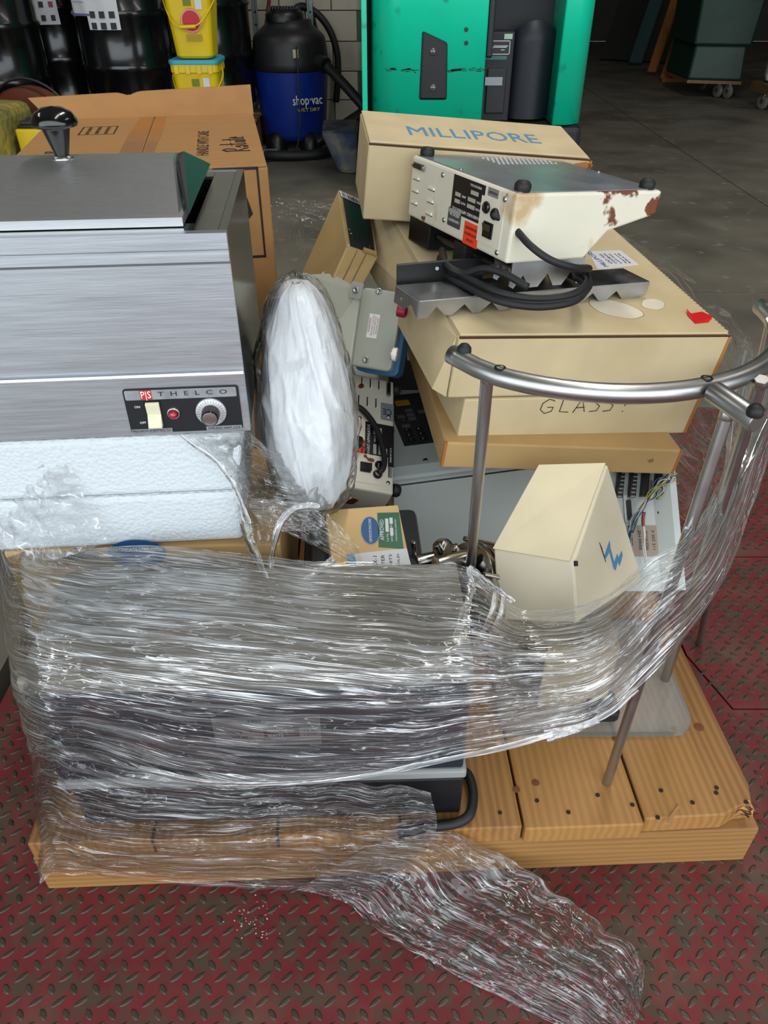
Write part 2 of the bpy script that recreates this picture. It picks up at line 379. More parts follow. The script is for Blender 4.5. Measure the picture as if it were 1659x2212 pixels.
MB().box(-7, 10, -30, -1.62, -1.25, -1.2).build('ground', mat('yard_asphalt', '#55534f', .9), None, kind='structure', label='asphalt yard outside the dock door')

# block wall behind the vacuum cleaner, each block its own piece
wb = thing('wall_back', 'painted concrete block wall behind the vacuum cleaner', None, (-2.4, 7.0, 0), kind='structure')
MB().box(-7, .02, 7.02, 7.2, 0, 4.2).build('mortar_bed', MORTAR, wb, True)
blk = None
for row in range(9):
    for c in range(-14, 1):
        x0 = c * .405 + (.2 if row % 2 else 0); z0 = row * .205
        w = .396; x1 = min(x0 + w, -.16)
        if x1 - x0 < .05 or x0 < -5.8: continue
        if x1 - x0 < w - .001:
            MB().box(x0, x1, 7.0, 7.03, z0, z0 + .198).build('block', BLOCKM, wb, True, bevel=.003); continue
        if blk is None:
            blk = MB().box(0, w, 0, .03, 0, .198).build('block', BLOCKM, wb, False, bevel=.004); o = blk
        else:
            o = blk.copy(); COL.objects.link(o)
        o.parent = wb; o.location = V((x0, 7.0, z0)) - V((-2.4, 7.0, 0))
MB().box(-7, .0, 7.0, 7.05, 1.845, 4.2).build('upper_wall', BLOCKM, wb, True)
tr1 = MB().box(-.16, .10, 6.86, 7.2, 0, 4.2).build('trim_1', mat('jamb_paint', '#a49d8d', .7, var=.08, vs=4, col2='#6c675c', s2=6, thr=(.62, .75)), None, bevel=.01, kind='structure', label='beige painted door jamb pilaster')
MB().box(-7.1, -7, -1.6, 15, 0, 5.2).build('wall_left', mat('side_wall', '#7a766e', .85), None, kind='structure', label='dark left warehouse wall')
MB().box(10, 10.1, -1.6, 15, 0, 5.2).build('wall_right', mat('side_wall', '#7a766e', .85), None, kind='structure', label='dark right warehouse wall')
MB().box(-7, 10, 15, 15.1, 0, 5.2).build('wall_far', DARKW, None, kind='structure', label='dark far wall of the warehouse')
MB().box(-7.1, 10.1, -1.6, 15.1, 5.2, 5.3).build('ceiling', mat('ceiling_paint', '#c4c1b8', .8), None, kind='structure', label='dark warehouse ceiling')
wf = MB().box(-7, DOOR[0], -1.7, -1.6, 0, 5.2).box(DOOR[1], 10, -1.7, -1.6, 0, 5.2).box(DOOR[0], DOOR[1], -1.7, -1.6, DOOR[2], 5.2)
wf.build('wall_front', mat('side_wall', '#7a766e', .85), None, kind='structure', label='dock wall with the open overhead door')

# ================================================================ background things
# ---- stand-up lift truck
TEAL = mat('teal_paint', '#02d8ab', .32, var=.05, vs=4, col2='#0b6d58', s2=9, thr=(.66, .8), coat=.3, bump=.05, bs=30)
TRIMB = mat('truck_black', '#16181c', .55, var=.1, vs=6)
TRIMN = mat('truck_navy_pad', '#151a24', .5)
ft = thing('lift_truck', 'teal stand-up lift truck with black operator recess behind the pallet', 'forklift', (.7, 4.9, 0))
yF = 4.6
def X(px, py=120, y=yF): return at(px, py, y=y).x
xa, xb, xc, xd, xe, xf = X(778), X(812), X(1050), X(1212), X(1283), X(792)
def column(x0, x1, y0, y1, r0, r1, z0, z1):
    poly = []
    for (cx, cy, r, a) in ((x1 - r1, y0 + r1, r1, 270), (x1 - .02, y1 - .02, .02, 0), (x0 + .02, y1 - .02, .02, 90), (x0 + r0, y0 + r0, r0, 180)):
        poly += [(cx + r * math.cos(R(a + 90 * i / 8)), cy + r * math.sin(R(a + 90 * i / 8))) for i in range(9)]
    return MB().prism(poly, lambda x, y: V((x, y, z0)), lambda x, y: V((x, y, z1)), True)
column(xb - .02, xc, yF, 5.5, .16, .012, .40, 1.7).build('side_body', TEAL, ft, True, weld=True)
column(xd, xe + .0, yF + .03, 5.5, .012, .12, .40, 1.7).build('side_post', TEAL, ft, True, weld=True)
MB().box(xa + .005, xf, yF + .12, 5.4, .2, 1.7).build('mast_rail', TEAL, ft, True, bevel=.004)
MB().box(xf, xb - .02, yF + .25, 5.4, .2, 1.7).build('mast_channel', TRIMB, ft, True)
MB().cyl((xf + .03, yF + .2, .3), (xf + .03, yF + .2, 1.7), .018, n=10).build('mast_hose', RUBBER, ft, True)
MB().box(xb - .02, xe, yF + .02, 5.6, .06, .395).build('base_skirt', TRIMB, ft, True, bevel=.03)
MB().box(xc - .01, xd + .01, yF + .32, 5.5, .39, 1.7).build('recess_back', TRIMB, ft, True)
# black column inside recess, drawer box, padded knee panel
MB().box(xc + .002, xc + .035, yF + .012, yF + .3, .72, 1.7).build('recess_edge', BLACK, ft, True, bevel=.01)
pm = MB(); xp0, xp1 = X(1118), xd
pm.grid(lambda u, v: V((xp0 + (xp1 - xp0) * u, yF + .20 - .06 * math.sin(math.pi * min(1, u * 1.05)) ** .6 * (1 if v < .97 else .3), .41 + (.47 - .05 * (2 * u - 1) ** 2) * v)), 14, 10)
pm.build('knee_pad', TRIMN, ft, True)
MB().box(xc, xp0, yF + .15, yF + .3, .40, .83).build('drawer_box', TRIMB, ft, True, bevel=.006)
MB().box(xc + .03, xp0 - .03, yF + .135, yF + .16, .44, .66).build('drawer_front', mat('drawer_black', '#1b1c20', .5), ft, True, bevel=.006)
fr = frame((xc + .06, yF + .134, .60), (1, 0, 0), (0, 0, 1))
plate('drawer_label', mat('foil_tape', '#8f9499', .3, .6), ft, fr, rect(-.04, .055, -.02, .02), .002, True)
fr = frame((xc + .075, yF + .149, .757), (1, 0, 0), (0, 0, 1))
plate('warning_plate', BLACK, ft, fr, rect(-.065, .068, -.032, .032), .002, True)
m = MB()
for (x0, x1, y0, y1) in ((-.065, .068, .029, .032), (-.065, .068, -.032, -.029), (.065, .068, -.032, .032), (-.02, .058, .006, .009), (-.02, .05, .000, .003), (.02, .04, -.012, -.009)):
    m.prism(rect(x0, x1, y0, y1), lambda x, y: fr @ V((x, y, .002)), lambda x, y: fr @ V((x, y, .0026)))
m.lathe([(.014, .002), (.019, .002), (.019, .0026), (.014, .0026)], fr @ V((-.042, 0, 0)), fr.to_3x3() @ V((0, 0, 1)), 16, False)
m.build('warning_print', WHITE_P, ft, True)
plate('green_sticker', mat('pale_green', '#a9c8b4', .6), ft, frame((xc + .13, yF + .149, .808), (1, 0, 0), (0, 0, 1)), rect(-.022, .022, -.012, .012), .002, True)
plate('teal_strip', mat('teal_strip', '#3c6a68', .5), ft, frame((xc + .07, yF + .149, .71), (1, 0, 0), (0, 0, 1)), rect(-.06, .06, -.009, .009), .002, True)
# tail-lamp grille
GRM = mat('grille_mesh', '#1a1a1b', .5, bump=.9, bs=120, bdist=.01)
q = [at(px, py, y=yF) for px, py in ((905, 216), (965, 216), (967, 92), (912, 66))]
pol = [(p.x, p.z) for p in q]; cxx = sum(p[0] for p in pol) / 4; czz = sum(p[1] for p in pol) / 4
gr = MB().prism(pol, lambda x, z: V((x, yF + .02, z)), lambda x, z: V((x, yF - .012, z))).build('lamp_grille', BLACK, ft, True, bevel=.012)
inn = [(cxx + (x - cxx) * .84, czz + (z - czz) * .93) for x, z in pol]
m = MB(); 
for i in range(15):
    for j in range(34):
        x = min(p[0] for p in inn) + i * .0125 + (.006 if j % 2 else 0); z = min(p[1] for p in inn) + .006 + j * .0102
        top = inn[3][1] + (inn[2][1] - inn[3][1]) * (x - inn[3][0]) / (inn[2][0] - inn[3][0])
        if x < inn[0][0] + .004 or x > inn[1][0] - .004 or z > top - .004: continue
        m.add([(x - .0046, yF - .0125, z), (x, yF - .0125, z - .0036), (x + .0046, yF - .0125, z), (x, yF - .0125, z + .0036)], [(0, 1, 2, 3)])
m.build('mesh_holes', mat('mesh_dark', '#3a3a3a', .7), gr, True, kind='stuff')
for py in (112, 190):
    p = at(935, py, y=yF - .013)
    MB().lathe([(.001, -.006), (.012, -.005), (.019, 0), (.02, .004)], (p.x, yF - .014, p.z), (0, 1, 0), 16).build('lamp', mat('lamp_lens', '#4a4e4e', .15, coat=1), gr, True)
for py in (64, 93):
    p = at(1007, py, y=yF); MB().cyl((p.x, yF + .002, p.z), (p.x, yF - .004, p.z), .011, n=12).build('bolt', mat('bolt_dark', '#3a3a3a', .4, .7), ft, True)
# black rub marks
m = MB()
for k in range(42):
    px = random.choice([random.uniform(830, 900), random.uniform(968, 1046)]); p = at(px, 152 + random.gauss(0, 2.2), y=yF - .0005); w = random.uniform(.004, .022)
    m.add([(p.x - w, yF - .0006, p.z), (p.x + w, yF - .0006, p.z + random.uniform(-.002, .002)), (p.x + w * .6, yF - .0006, p.z + .004), (p.x - w * .7, yF - .0006, p.z + .0035)], [(0, 1, 2, 3)])
m.build('rub_marks', INK, ft, True, kind='stuff')

# ---- wet/dry vacuum cleaner
BLUEP = mat('vacuum_blue', '#0c2c86', .35, var=.04, vs=5)
VBLK = mat('vacuum_black', '#17181a', .45, var=.15, vs=9)
vb = at(632, 318, z=0); vb.y += .12
def vz(py): return at(632, py, y=vb.y - .2).z
vr = (at(712, 230, y=vb.y).x - at(556, 230, y=vb.y).x) / 2
vc = V((at(634, 230, y=vb.y).x, vb.y, 0))
vt = thing('shop_vacuum', 'blue and black wet-dry shop vacuum standing on the concrete floor', 'vacuum', vc)
zt = vz(190) + .06; zt = .50
MB().lathe([(.01, .06), (vr * .86, .06), (vr * .88, .10), (vr * .99, zt - .03), (vr, zt)], vc, n=40).build('tank', BLUEP, vt, True)
MB().lathe([(vr, zt - .002), (vr * 1.03, zt + .01), (vr * 1.02, zt + .05), (vr * .97, zt + .16), (vr * .94, zt + .20), (vr * .80, zt + .235), (vr * .62, zt + .27), (vr * .60, zt + .30), (.01, zt + .31)], vc, n=40).build('motor_head', VBLK, vt, True)
MB().lathe([(vr * .5, zt + .29), (vr * .5, zt + .33), (vr * .42, zt + .36), (.01, zt + .37)], vc + V((-.02, -.03, 0)), n=24).build('motor_cap', BLACK, vt, True)
m = MB()
for k in range(10):
    x = vc.x - .02 + (-.09 + k * .02); m.box(x, x + .009, vc.y - .03 - .1, vc.y - .03 + .08, zt + .365, zt + .376)
m.build('cap_slots', VBLK, vt, True)
for dx, dy in ((-.12, -.2), (.13, -.19), (-.2, .1), (.2, .1)):
    MB().lathe([(.001, .12), (.05, .10), (.075, .05), (.08, 0.0)], (vc.x + dx, vc.y + dy, 0), n=16).build('caster_foot', BLACK, vt, True)
pp = at(641, 157, y=vc.y - vr); MB().box(pp.x - .018, pp.x + .018, vc.y - vr * 1.03, vc.y - vr * .9, zt + .09, zt + .14).build('latch_tag', mat('tag_beige', '#bdb596', .6), vt, True)
MB().cyl((vc.x + vr * .75, vc.y - vr * .55, zt + .06), (vc.x + vr * 1.0, vc.y - vr * .8, zt + .04), .05, n=16).build('hose_port', VBLK, vt, True)
sw = lettering(vt, 'shop·vac', frame(vc + V((.13, -vr * .95, .33)), (1, .42, 0), (0, 0, 1)), .06, WHITE_P, .22, .0, world=True, thick=.004)
lettering(vt, 'WET DRY', frame(vc + V((.135, -vr * .95, .27)), (1, .42, 0), (0, 0, 1)), .022, mat('print_yellow', '#c9b13a', .6), .17, .0, world=True, thick=.004)
def ribbed(name, pts, r, parent, pitch=.016, m_=RUBBER, n=10):
    L_ = cr(pts, 40); out = [L_[0]]; acc = 0
    for i in range(1, len(L_)):
        if (L_[i] - out[-1]).length > pitch / 2: out.append(L_[i])
    i_ = [0]
    N = len(out) - 1
    return MB().tube(out, r, n, rad=lambda t: r * (1.0 if round(t * N) % 2 else .86)).build(name, m_, parent, True)
ribbed('suction_hose', [vc + V((.27, -.22, zt + .04)), vc + V((.42, -.3, zt - .09)), vc + V((.56, -.33, .27)), vc + V((.62, -.3, .2)), vc + V((.6, -.3, .12)),
                        vc + V((.42, -.38, .06)), vc + V((.2, -.55, .035)), vc + V((-.05, -.6, .035)), vc + V((-.25, -.55, .035))], .036, vt)
MB().cyl(vc + V((.2, -.45, .09)), vc + V((.66, -.28, .32)), .035, .05, 16).build('crevice_tool', BLACK, vt, True)
MB().tube(cr([vc + V((.08, -.33, .66)), vc + V((.085, -.36, .4)), vc + V((.08, -.38, .2)), vc + V((.03, -.42, .02)), vc + V((-.1, -.6, .008)), vc + V((-.2, -.66, .008)), vc + V((-.28, -.62, .008))], 8), .006, 6).build('power_cord', BLACK, vt, True)
MB().lathe([(.038, 0), (.039, .1)], vc + V((-.17, -.57, .035)), (1, .1, 0), 14).build('foil_band', mat('foil', '#a9abad', .3, .8, bump=.5, bs=60, bdist=.01), vt, True)

# ---- hoses, cables and strut posts on the wall
STRUT = mat('strut_galvanised', '#7d8a88', .45, .5, var=.1, vs=12)
for px, nm in ((552, 'galvanised strut post between the red cable and the vacuum'), (671, 'galvanised strut post rising behind the vacuum cleaner')):
    p = at(px, 60, y=6.7); so = thing('strut_post', nm, 'post', (p.x, 6.72, 0), group='wall strut posts')
    MB().box(-.02, -.014, -.02, .02, 0, 2.2).box(.014, .02, -.02, .02, 0, 2.2).box(-.02, .02, .014, .02, 0, 2.2).build('channel', STRUT, so)
    m = MB()
    for k in range(26): m.cyl((0, .0135, .1 + k * .08), (0, .0128, .1 + k * .08), .009, n=8)
    m.build('slots', BLACK, so, kind='stuff')
def cable(name, label, pts, r, mt, y, group=None, n=8):
    P = cr([at(*p[:2], y=p[2] if len(p) > 2 else y) for p in pts], 10)
    o = MB().tube(P, r, n).build(name, mt, None); return tag(o, label, 'cable', group)
RED_C = mat('red_cable', '#7a1f20', .5)
cable('cable', 'red air line hanging down at the block wall, nearest the drums', [(519, -60), (522, 60), (528, 140), (522, 240)], .011, RED_C, 6.82)
cable('cable', 'black cable crossing beside the red air line at the wall', [(524, -60), (530, 70), (545, 130), (565, 200)], .012, RUBBER, 6.84)
cable('cable', 'red cable running down behind the vacuum head', [(653, -60), (668, 30), (680, 85), (690, 125), (694, 190)], .012, RED_C, 6.8)
cable('cable', 'black cable beside the red one behind the vacuum head', [(662, -60), (676, 30), (690, 90), (702, 150), (704, 200)], .012, RUBBER, 6.84)
cable('hose', 'thick black hose looped on the wall behind the vacuum', [(617, 95), (624, 40), (650, 14), (685, 30), (712, 65), (727, 110), (730, 160), (726, 220)], .026, RUBBER, 6.86)
ag = thing('air_gun_line', 'red and black air line with a clear nozzle above the vacuum', 'hose', at(588, 80, y=6.78))
MB().tube(cr([at(x, y, y=6.78) for x, y in ((578, -60), (581, 0), (578, 25), (584, 45))], 8), .014, 8).build('line', RED_C, ag, True)
MB().tube(cr([at(x, y, y=6.78) for x, y in ((584, 44), (590, 66), (596, 90))], 6), .02, 8).build('nozzle', mat('clear_grey', '#a4a9a9', .25), ag, True)
bs = thing('blue_panel', 'dark blue flat pack leaning against the wall beside the drums', 'panel', at(528, 180, y=6.8))
q = [at(497, 105, y=6.8), at(522, 75, y=6.8), at(560, 190, y=6.78), at(550, 260, y=6.76), at(510, 200, y=6.78)]
MB().prism([(i,) for i in range(5)], lambda i: q[i], lambda i: q[i] + V((.01, .05, .01))).build('board', mat('navy_board', '#18244d', .3, var=.1, vs=6), bs, True)
MB().tube([at(499, 103, y=6.79), at(521, 77, y=6.79)], .012, 6).tube([at(510, 130, y=6.77), at(556, 200, y=6.75)], .03, 6, flat=.15).build('white_edge', WHITE_P, bs, True)

# ---- dirty blue-grey tub beside the truck
p0 = at(740, 372, z=0)
tub = thing('dirty_tub', 'dirty blue-grey plastic block on the floor beside the lift truck', 'tub', p0)
MB().hexa([(p0.x - .02, p0.y - .05, 0), (p0.x + .10, p0.y - .08, 0), (p0.x + .10, p0.y + .45, 0), (p0.x - .04, p0.y + .45, 0),
           (p0.x - .14, p0.y + .02, .24), (p0.x + .11, p0.y - .02, .24), (p0.x + .11, p0.y + .5, .24), (p0.x - .16, p0.y + .5, .24)]).build(
    'shell', mat('dirty_plastic', '#4d5056', .75, var=.15, vs=6, col2='#6b6455', s2=8, thr=(.52, .65), col3='#26314a', s3=5, thr3=(.55, .65), bump=.4, bs=25), tub, True, bevel=.03)

# ---- steel drums with papers
DRUM = mat('drum_black', '#0b0c0e', .22, var=.2, vs=8, coat=.3, bump=.03, bs=20)
PAPER = mat('paper', '#cfd0d2', .7, var=.03, vs=10)
def drum(cx, y, zb, label, papers=()):
    t = thing('steel_drum', label, 'drum', (cx, y, zb), group='black steel drums along the wall'); r = .292
    MB().lathe([(.01, .01), (r - .006, .01), (r + .004, .0), (r + .004, .02), (r - .004, .03), (r - .003, .28), (r + .012, .30), (r - .003, .32), (r - .003, .57), (r + .012, .59), (r - .003, .61), (r - .004, .85)], (0, 0, 0), n=48).build('body', DRUM, t)
    MB().lathe([(r - .004, .85), (r + .012, .855), (r + .012, .885), (r - .006, .885), (r - .02, .865), (.01, .868)], (0, 0, 0), n=48).build('lid', mat('drum_lid', '#15161a', .4), t)
    MB().lathe([(r + .013, .858), (r + .018, .866), (r + .018, .876), (r + .013, .884)], (0, 0, 0), n=48).build('ring_clamp', mat('ring_steel', '#4d4f52', .4, .7), t)
    for (a, z0, z1, w, lines) in papers:
        a = R(a); rr = r + .015; da = w / rr / 2
        def arc(u, v, k=0.0): 
            th = a - da + 2 * da * u; return V((math.sin(th) * (rr + k), -math.cos(th) * (rr + k), z0 + (z1 - z0) * v))
        pa = MB().grid(lambda u, v: arc(u, v, .003 * math.sin(9 * u + 5 * v)), 10, 6).build('paper', PAPER, t)
        for (txt, u, v, hh, ww, mm) in lines:
            if txt == '#':
                MB().grid(lambda s_, q_: arc(u - ww / 2 + ww * s_, v - hh / 2 + hh * q_, .005), 4, 2).build('print_mark', mm, pa)
            else:
                c = arc(u, v, .0065); tg = (arc(u + .01, v) - arc(u - .01, v))
                lettering(pa, txt, frame(c, tg, (0, 0, 1)), hh, mm, ww, .001)
    return t
P_INK = mat('print_dark', '#33353a', .8); P_YEL = mat('print_highlight', '#d9d35a', .8); P_PUR = mat('print_purple', '#6c6390', .8); P_RED = mat('print_red', '#9a4a5a', .8)
yD = 5.75
cxm = at(243, 100, y=yD - .29).x
def deg(px, cx): return math.degrees(math.asin(max(-1, min(1, (at(px, 40, y=yD - .2).x - cx) / .31))))
zb = at(243, 150, y=yD - .29).z - .30
pics = [('#', .2 + .3 * (k % 3), .22 - .2 * (k // 3) + .05, .12, .17, P_INK) for k in range(6)]
drum(cxm, yD, zb, 'shiny black steel drum with two printed sheets taped on, behind the cardboard box',
     [(deg(233, cxm), (.51), .80, .20, [('#', .5, .88, .14, .9, P_YEL), ('Must Test Terminal End', .5, .88, .016, .17, P_INK), ('Remove ends', .32, .66, .011, .08, P_INK)] + pics),
      (deg(183, cxm), .58, .82, .15, [('#', .5, .03, .05, .96, P_PUR), ('SAFETY NOTICE', .5, .75, .012, .11, P_PUR), ('handle with gloves', .5, .6, .01, .11, P_PUR), ('DO NOT OPEN', .5, .45, .013, .11, P_RED), ('return to store', .5, .3, .009, .1, P_PUR)])])
cx2 = at(95, 60, y=yD + .3).x
drum(cx2 + .06, yD + .28, zb + .02, 'black steel drum with one sheet showing small part photos, second from the edge',
     [(14, .50, .74, .19, [('sorting guide', .5, .85, .011, .1, P_INK)] + [('#', .2 + .3 * (k % 3), .45 - .3 * (k // 3), .13, .14, P_INK if k != 2 else P_RED) for k in range(6)])])
drum(at(-40, 60, y=yD - .4).x, yD - .3, zb - .05, 'black steel drum cut off by the edge of the picture')
drum(at(418, 60, y=yD + .1).x + .03, yD + .42, zb + .03, 'black steel drum behind the yellow pails', [(-10, .66, .9, .2, [('sorting guide', .5, .8, .012, .1, P_INK)] + [('#', .25 + .25 * k, .3, .2, .1, P_INK) for k in range(3)])])
# pallet that carries the drums
dp = thing('drum_pallet', 'low wooden pallet under the black drums', 'pallet', (cxm - .4, 5.8, 0))
WOODB = wood('old_pallet_wood', '#7a5c3a', '#5b4026', (1, 8, 1), 6)
zb_ = max(.1, zb - .052)
for k in range(5): MB().box(cxm - 1.75, cxm + .78, 5.15 + k * .26, 5.15 + k * .26 + .2, zb_ - .02, zb_).build('deck_board', WOODB, dp, True)
for k in range(3): MB().box(cxm - 1.7 + k * 1.18, cxm - 1.6 + k * 1.18, 5.15, 6.4, 0, zb_ - .021).build('stringer', WOODB, dp, True)

# ---- yellow pails
YEL = mat('yellow_plastic', '#d8b80a', .35, var=.04, vs=6); CYAN = mat('cyan_lid', '#2a9fb8', .4)
def pail(px, pyb, z0, label, lid=True, lab=True):
    y = 4.75; c = at(px, pyb, y=y); t = thing('pail', label, 'bucket', (c.x, y, z0), group='stacked yellow pails')
    h, w0, w1 = .345, .098, .122
    m = MB(); rings = [(w0 * .9, 0), (w0, .012), (w1, h - .05), (w1 + .006, h - .045), (w1 + .006, h - .008)]
    n = 24
    vs_ = []
    for w, z in rings:
        pts = rrect(-w, w, -w, w, .035, 5); vs_ += [(x, yy, z) for x, yy in pts]
    n = len(rrect(-1, 1, -1, 1, .1, 5))
    m.add(vs_, [(k * n + i, k * n + (i + 1) % n, (k + 1) * n + (i + 1) % n, (k + 1) * n + i) for k in range(len(rings) - 1) for i in range(n)] + [tuple(range((len(rings) - 1) * n, len(rings) * n)), tuple(reversed(range(n)))], False)
    m.build('tub', YEL, t)
    for k in range(4): MB().box(-.1 + k * .06, -.078 + k * .06, -w1 - .014, -w1 - .004, h - .05, h - .012).build('rim_tab', YEL, t)
    if lid: MB().prism(rrect(-w1 - .012, w1 + .012, -w1 - .012, w1 + .012, .04, 5), lambda x, y: V((x, y, h - .008)), lambda x, y: V((x, y, h + .012))).build('lid', CYAN, t, bevel=.004)
    hp = [V((-w1 - .008, 0, h - .03)), V((-w1 - .012, -.05, h - .09)), V((-w1 * .6, -w1 - .03, h - .185)), V((0, -w1 - .04, h - .20)), V((w1 * .6, -w1 - .03, h - .175)), V((w1 + .012, -.05, h - .08)), V((w1 + .008, 0, h - .03))]
    MB().tube(cr(hp, 6), .004, 6).build('wire_handle', YEL, t)
    MB().cyl((-.04, -w1 - .04, h - .20), (.04, -w1 - .04, h - .197), .009, n=8).build('grip', YEL, t)
    if lab:
        fr = frame((.012, -w0 - .017, .17), (1, 0, 0), (0, -.06, 1))
        pol = [(.05 * math.cos(R(k * 15)), .055 * math.sin(R(k * 15))) for k in range(24)]
        plate('logo', mat('logo_red', '#b8202b', .5), t, fr, pol, .002); 
        MB().lathe([(.046, .002), (.053, .002), (.053, .003), (.046, .003)], fr @ V((0, 0, 0)), fr.to_3x3() @ V((0, 0, 1)), 24, False).build('logo_rim', mat('logo_pink', '#d98f92', .6), t)
        plate('print_panel', mat('print_green', '#6c7a1c', .6), t, fr, rect(-.03, .01, .065, .10), .002)
        plate('white_label', PAPER, t, fr, rect(.03, .065, .05, .105), .002)
        plate('print_panel', mat('print_ochre', '#a88f10', .6), t, fr, rect(-.035, .045, -.09, -.06), .002)
    else:
        fr = frame((.0, -w0 - .02, .2), (1, 0, 0), (0, -.06, 1)); lb = plate('white_label', PAPER, t, fr, rect(-.06, .06, -.1, .07), .002)
        plate('label_patch', mat('label_yellow', '#e0c23c', .6), lb, fr, [(.05 * math.cos(R(k * 20)), .05 * math.sin(R(k * 20)) - .03) for k in range(18)], .003)
    return t
zl = at(430, 128, y=4.75).z
pail(420, 60, zl + .012, 'top yellow pail with red round logo in the stack by the drums', False)
pail(430, 160, zl - .35, 'middle yellow pail with a cyan lid and white label in the stack')
pail(432, 190, max(.0, zl - .712), 'lowest yellow pail of the stack, hidden below the cardboard flap', True, False)
zrem = zl - .712
MB().box(at(432, 190, y=4.75).x - .2, at(432, 190, y=4.75).x + .2, 4.55, 4.95, 0, max(.01, zrem - .004)).build('plinth_block', WOODB, None, bevel=.004, label='wooden block under the yellow pail stack', cat='block')

# ---- left edge clutter
yc = thing('yellow_crate', 'yellow plastic crate with a black slotted top beside the cardboard box', 'crate', at(80, 330, y=4.2))
q0 = at(80, 300, y=4.2)
MB().hexa([(q0.x - .05, 4.1, 0), (q0.x + .3, 4.1, 0), (q0.x + .3, 4.6, 0), (q0.x - .05, 4.6, 0), (q0.x - .06, 4.1, q0.z + .06), (q0.x + .32, 4.1, q0.z + .06), (q0.x + .32, 4.6, q0.z + .06), (q0.x - .06, 4.6, q0.z + .06)]).build('crate_body', YEL, yc, True, bevel=.01)
MB().box(q0.x - .05, q0.x + .31, 4.12, 4.58, q0.z + .061, q0.z + .075).build('black_top', BLACK, yc, True, bevel=.004)
for k in range(5): MB().box(q0.x - .05, q0.x + .28, 4.15 + k * .085, 4.19 + k * .085, q0.z + .0755, q0.z + .088).build('slat', mat('slat_grey', '#2c2d30', .5), yc, True)
WRAPY = mat('wrapped_yellow', '#8f8a4e', .4, var=.2, vs=8, col2='#b9a54a', s2=5, thr=(.5, .7), bump=.8, bs=20, bdist=.02)
q1 = at(2, 300, y=4.0)
yb = thing('wrapped_load', 'yellowish shrink-wrapped load at the picture edge on a wooden pallet', 'load', (q1.x, 4.1, 0))
MB().hexa([(q1.x - .5, 3.9, .12), (q1.x + .01, 3.9, .12), (q1.x + .01, 4.5, .12), (q1.x - .5, 4.5, .12), (q1.x - .5, 3.9, q1.z + .12), (q1.x - .0, 3.9, q1.z + .11), (q1.x - .02, 4.5, q1.z + .1), (q1.x - .5, 4.5, q1.z + .12)]).build('bundle', WRAPY, yb, True, bevel=.04)
for k in range(3): MB().box(q1.x - .55, q1.x + .02, 3.88 + k * .25, 4.0 + k * .25, .02, .115).build('pallet_board', WOODB, yb, True)
wh = thing('orange_reel', 'dark orange steel reel standing between the drums', 'reel', at(50, 200, y=4.95))
wp = at(42, 140, y=4.85)
MB().lathe([(.05, -.06), (.26, -.06), (.28, -.05), (.28, -.03), (.06, -.03), (.06, .03), (.28, .03), (.28, .05), (.26, .06), (.05, .06)], (wp.x, 4.85, .283), (.25, 1, 0), 32).build('flange', mat('reel_orange', '#5d2b18', .5, var=.2, vs=8), wh, True)
MB().lathe([(.30, -.01), (.305, 0), (.30, .01), (.292, 0), (.30, -.01)], (wp.x + .03, 4.78, .31), (.25, 1, 0), 40).build('rim', mat('reel_rim', '#6f7173', .4, .8), wh, True)

# ---- dark right side: carts, leaning frames, bin
GREENC = mat('cart_green', '#16372b', .5, var=.08, vs=4)
CASTER = mat('caster_grey', '#6b6862', .6)
def caster(parent, x, y, r=.065, ang=20):
    c = thing('caster', None, None); c.parent = parent; c.matrix_parent_inverse = parent.matrix_basis.inverted(); c.location = (x, y, 0)
    d = V((math.cos(R(ang)), math.sin(R(ang)), 0))
    MB().lathe([(.02, -.018), (r - .012, -.018), (r, -.01), (r, .01), (r - .012, .018), (.02, .018)], (0, 0, r), d, 20).build('wheel', CASTER, c)
    MB().box(-.012, .012, -.03, .03, r + .02, r * 2 + .05).build('fork', mat('caster_fork', '#8a8a88', .35, .8), c)
p = at(1575, 213, z=0); p2 = at(1510, 200, z=0)
ct = thing('tilt_cart', 'dark green plastic tub cart on grey casters in the shade', 'cart', (p.x - .1, p.y + .4, 0))
x0, x1 = at(1488, 165, y=p.y).x, at(1592, 180, y=p.y).x; y0, y1 = p.y + .02, p.y + .75
def frus(z0, z1, e0, e1): return MB().hexa([(x0 + e0, y0 + e0, z0), (x1 - e0, y0 - .12 + e0, z0), (x1 - e0 + .08, y1, z0), (x0 + e0, y1, z0), (x0 + e1, y0 + e1, z1), (x1 - e1, y0 - .12 + e1, z1), (x1 - e1 + .08, y1, z1), (x0 + e1, y1, z1)])
frus(.165, .46, .0, .02).build('tub_base', GREENC, ct, True, bevel=.02)
frus(.46, .84, -.01, -.03).build('tub_wall', GREENC, ct, True, bevel=.02)
frus(.84, 1.25, -.05, -.06).build('tub_rim', GREENC, ct, True, bevel=.02)
frus(.135, .163, .0, .0).build('dolly_board', WOODB, ct, True)
for (cx, cy) in ((p2.x + .05, p.y + .06), (p.x - .04, p.y - .02), (p.x - .08, p.y + .6)): caster(ct, cx, cy)
WD = wood('frame_wood', '#a8692c', '#8a5220', (1, 1, 1), 10)
fm = thing('wood_frame', 'light wooden frame leaning in the dark between the truck and the cart', 'frame', at(1440, 178, z=0))
a0 = at(1436, 172, z=.02); a1 = at(1490, 10, y=a0.y + .35)
d = (a1 - a0); a2 = a0 + d * 1.5
def bar(a, b, w, t): 
    u, v_ = perp(b - a); return MB().hexa([a - u * w - v_ * t, a + u * w - v_ * t, a + u * w + v_ * t, a - u * w + v_ * t, b - u * w - v_ * t, b + u * w - v_ * t, b + u * w + v_ * t, b - u * w + v_ * t])
bar(a0, a2, .05, .03).build('upright', WD, fm, True, bevel=.004)
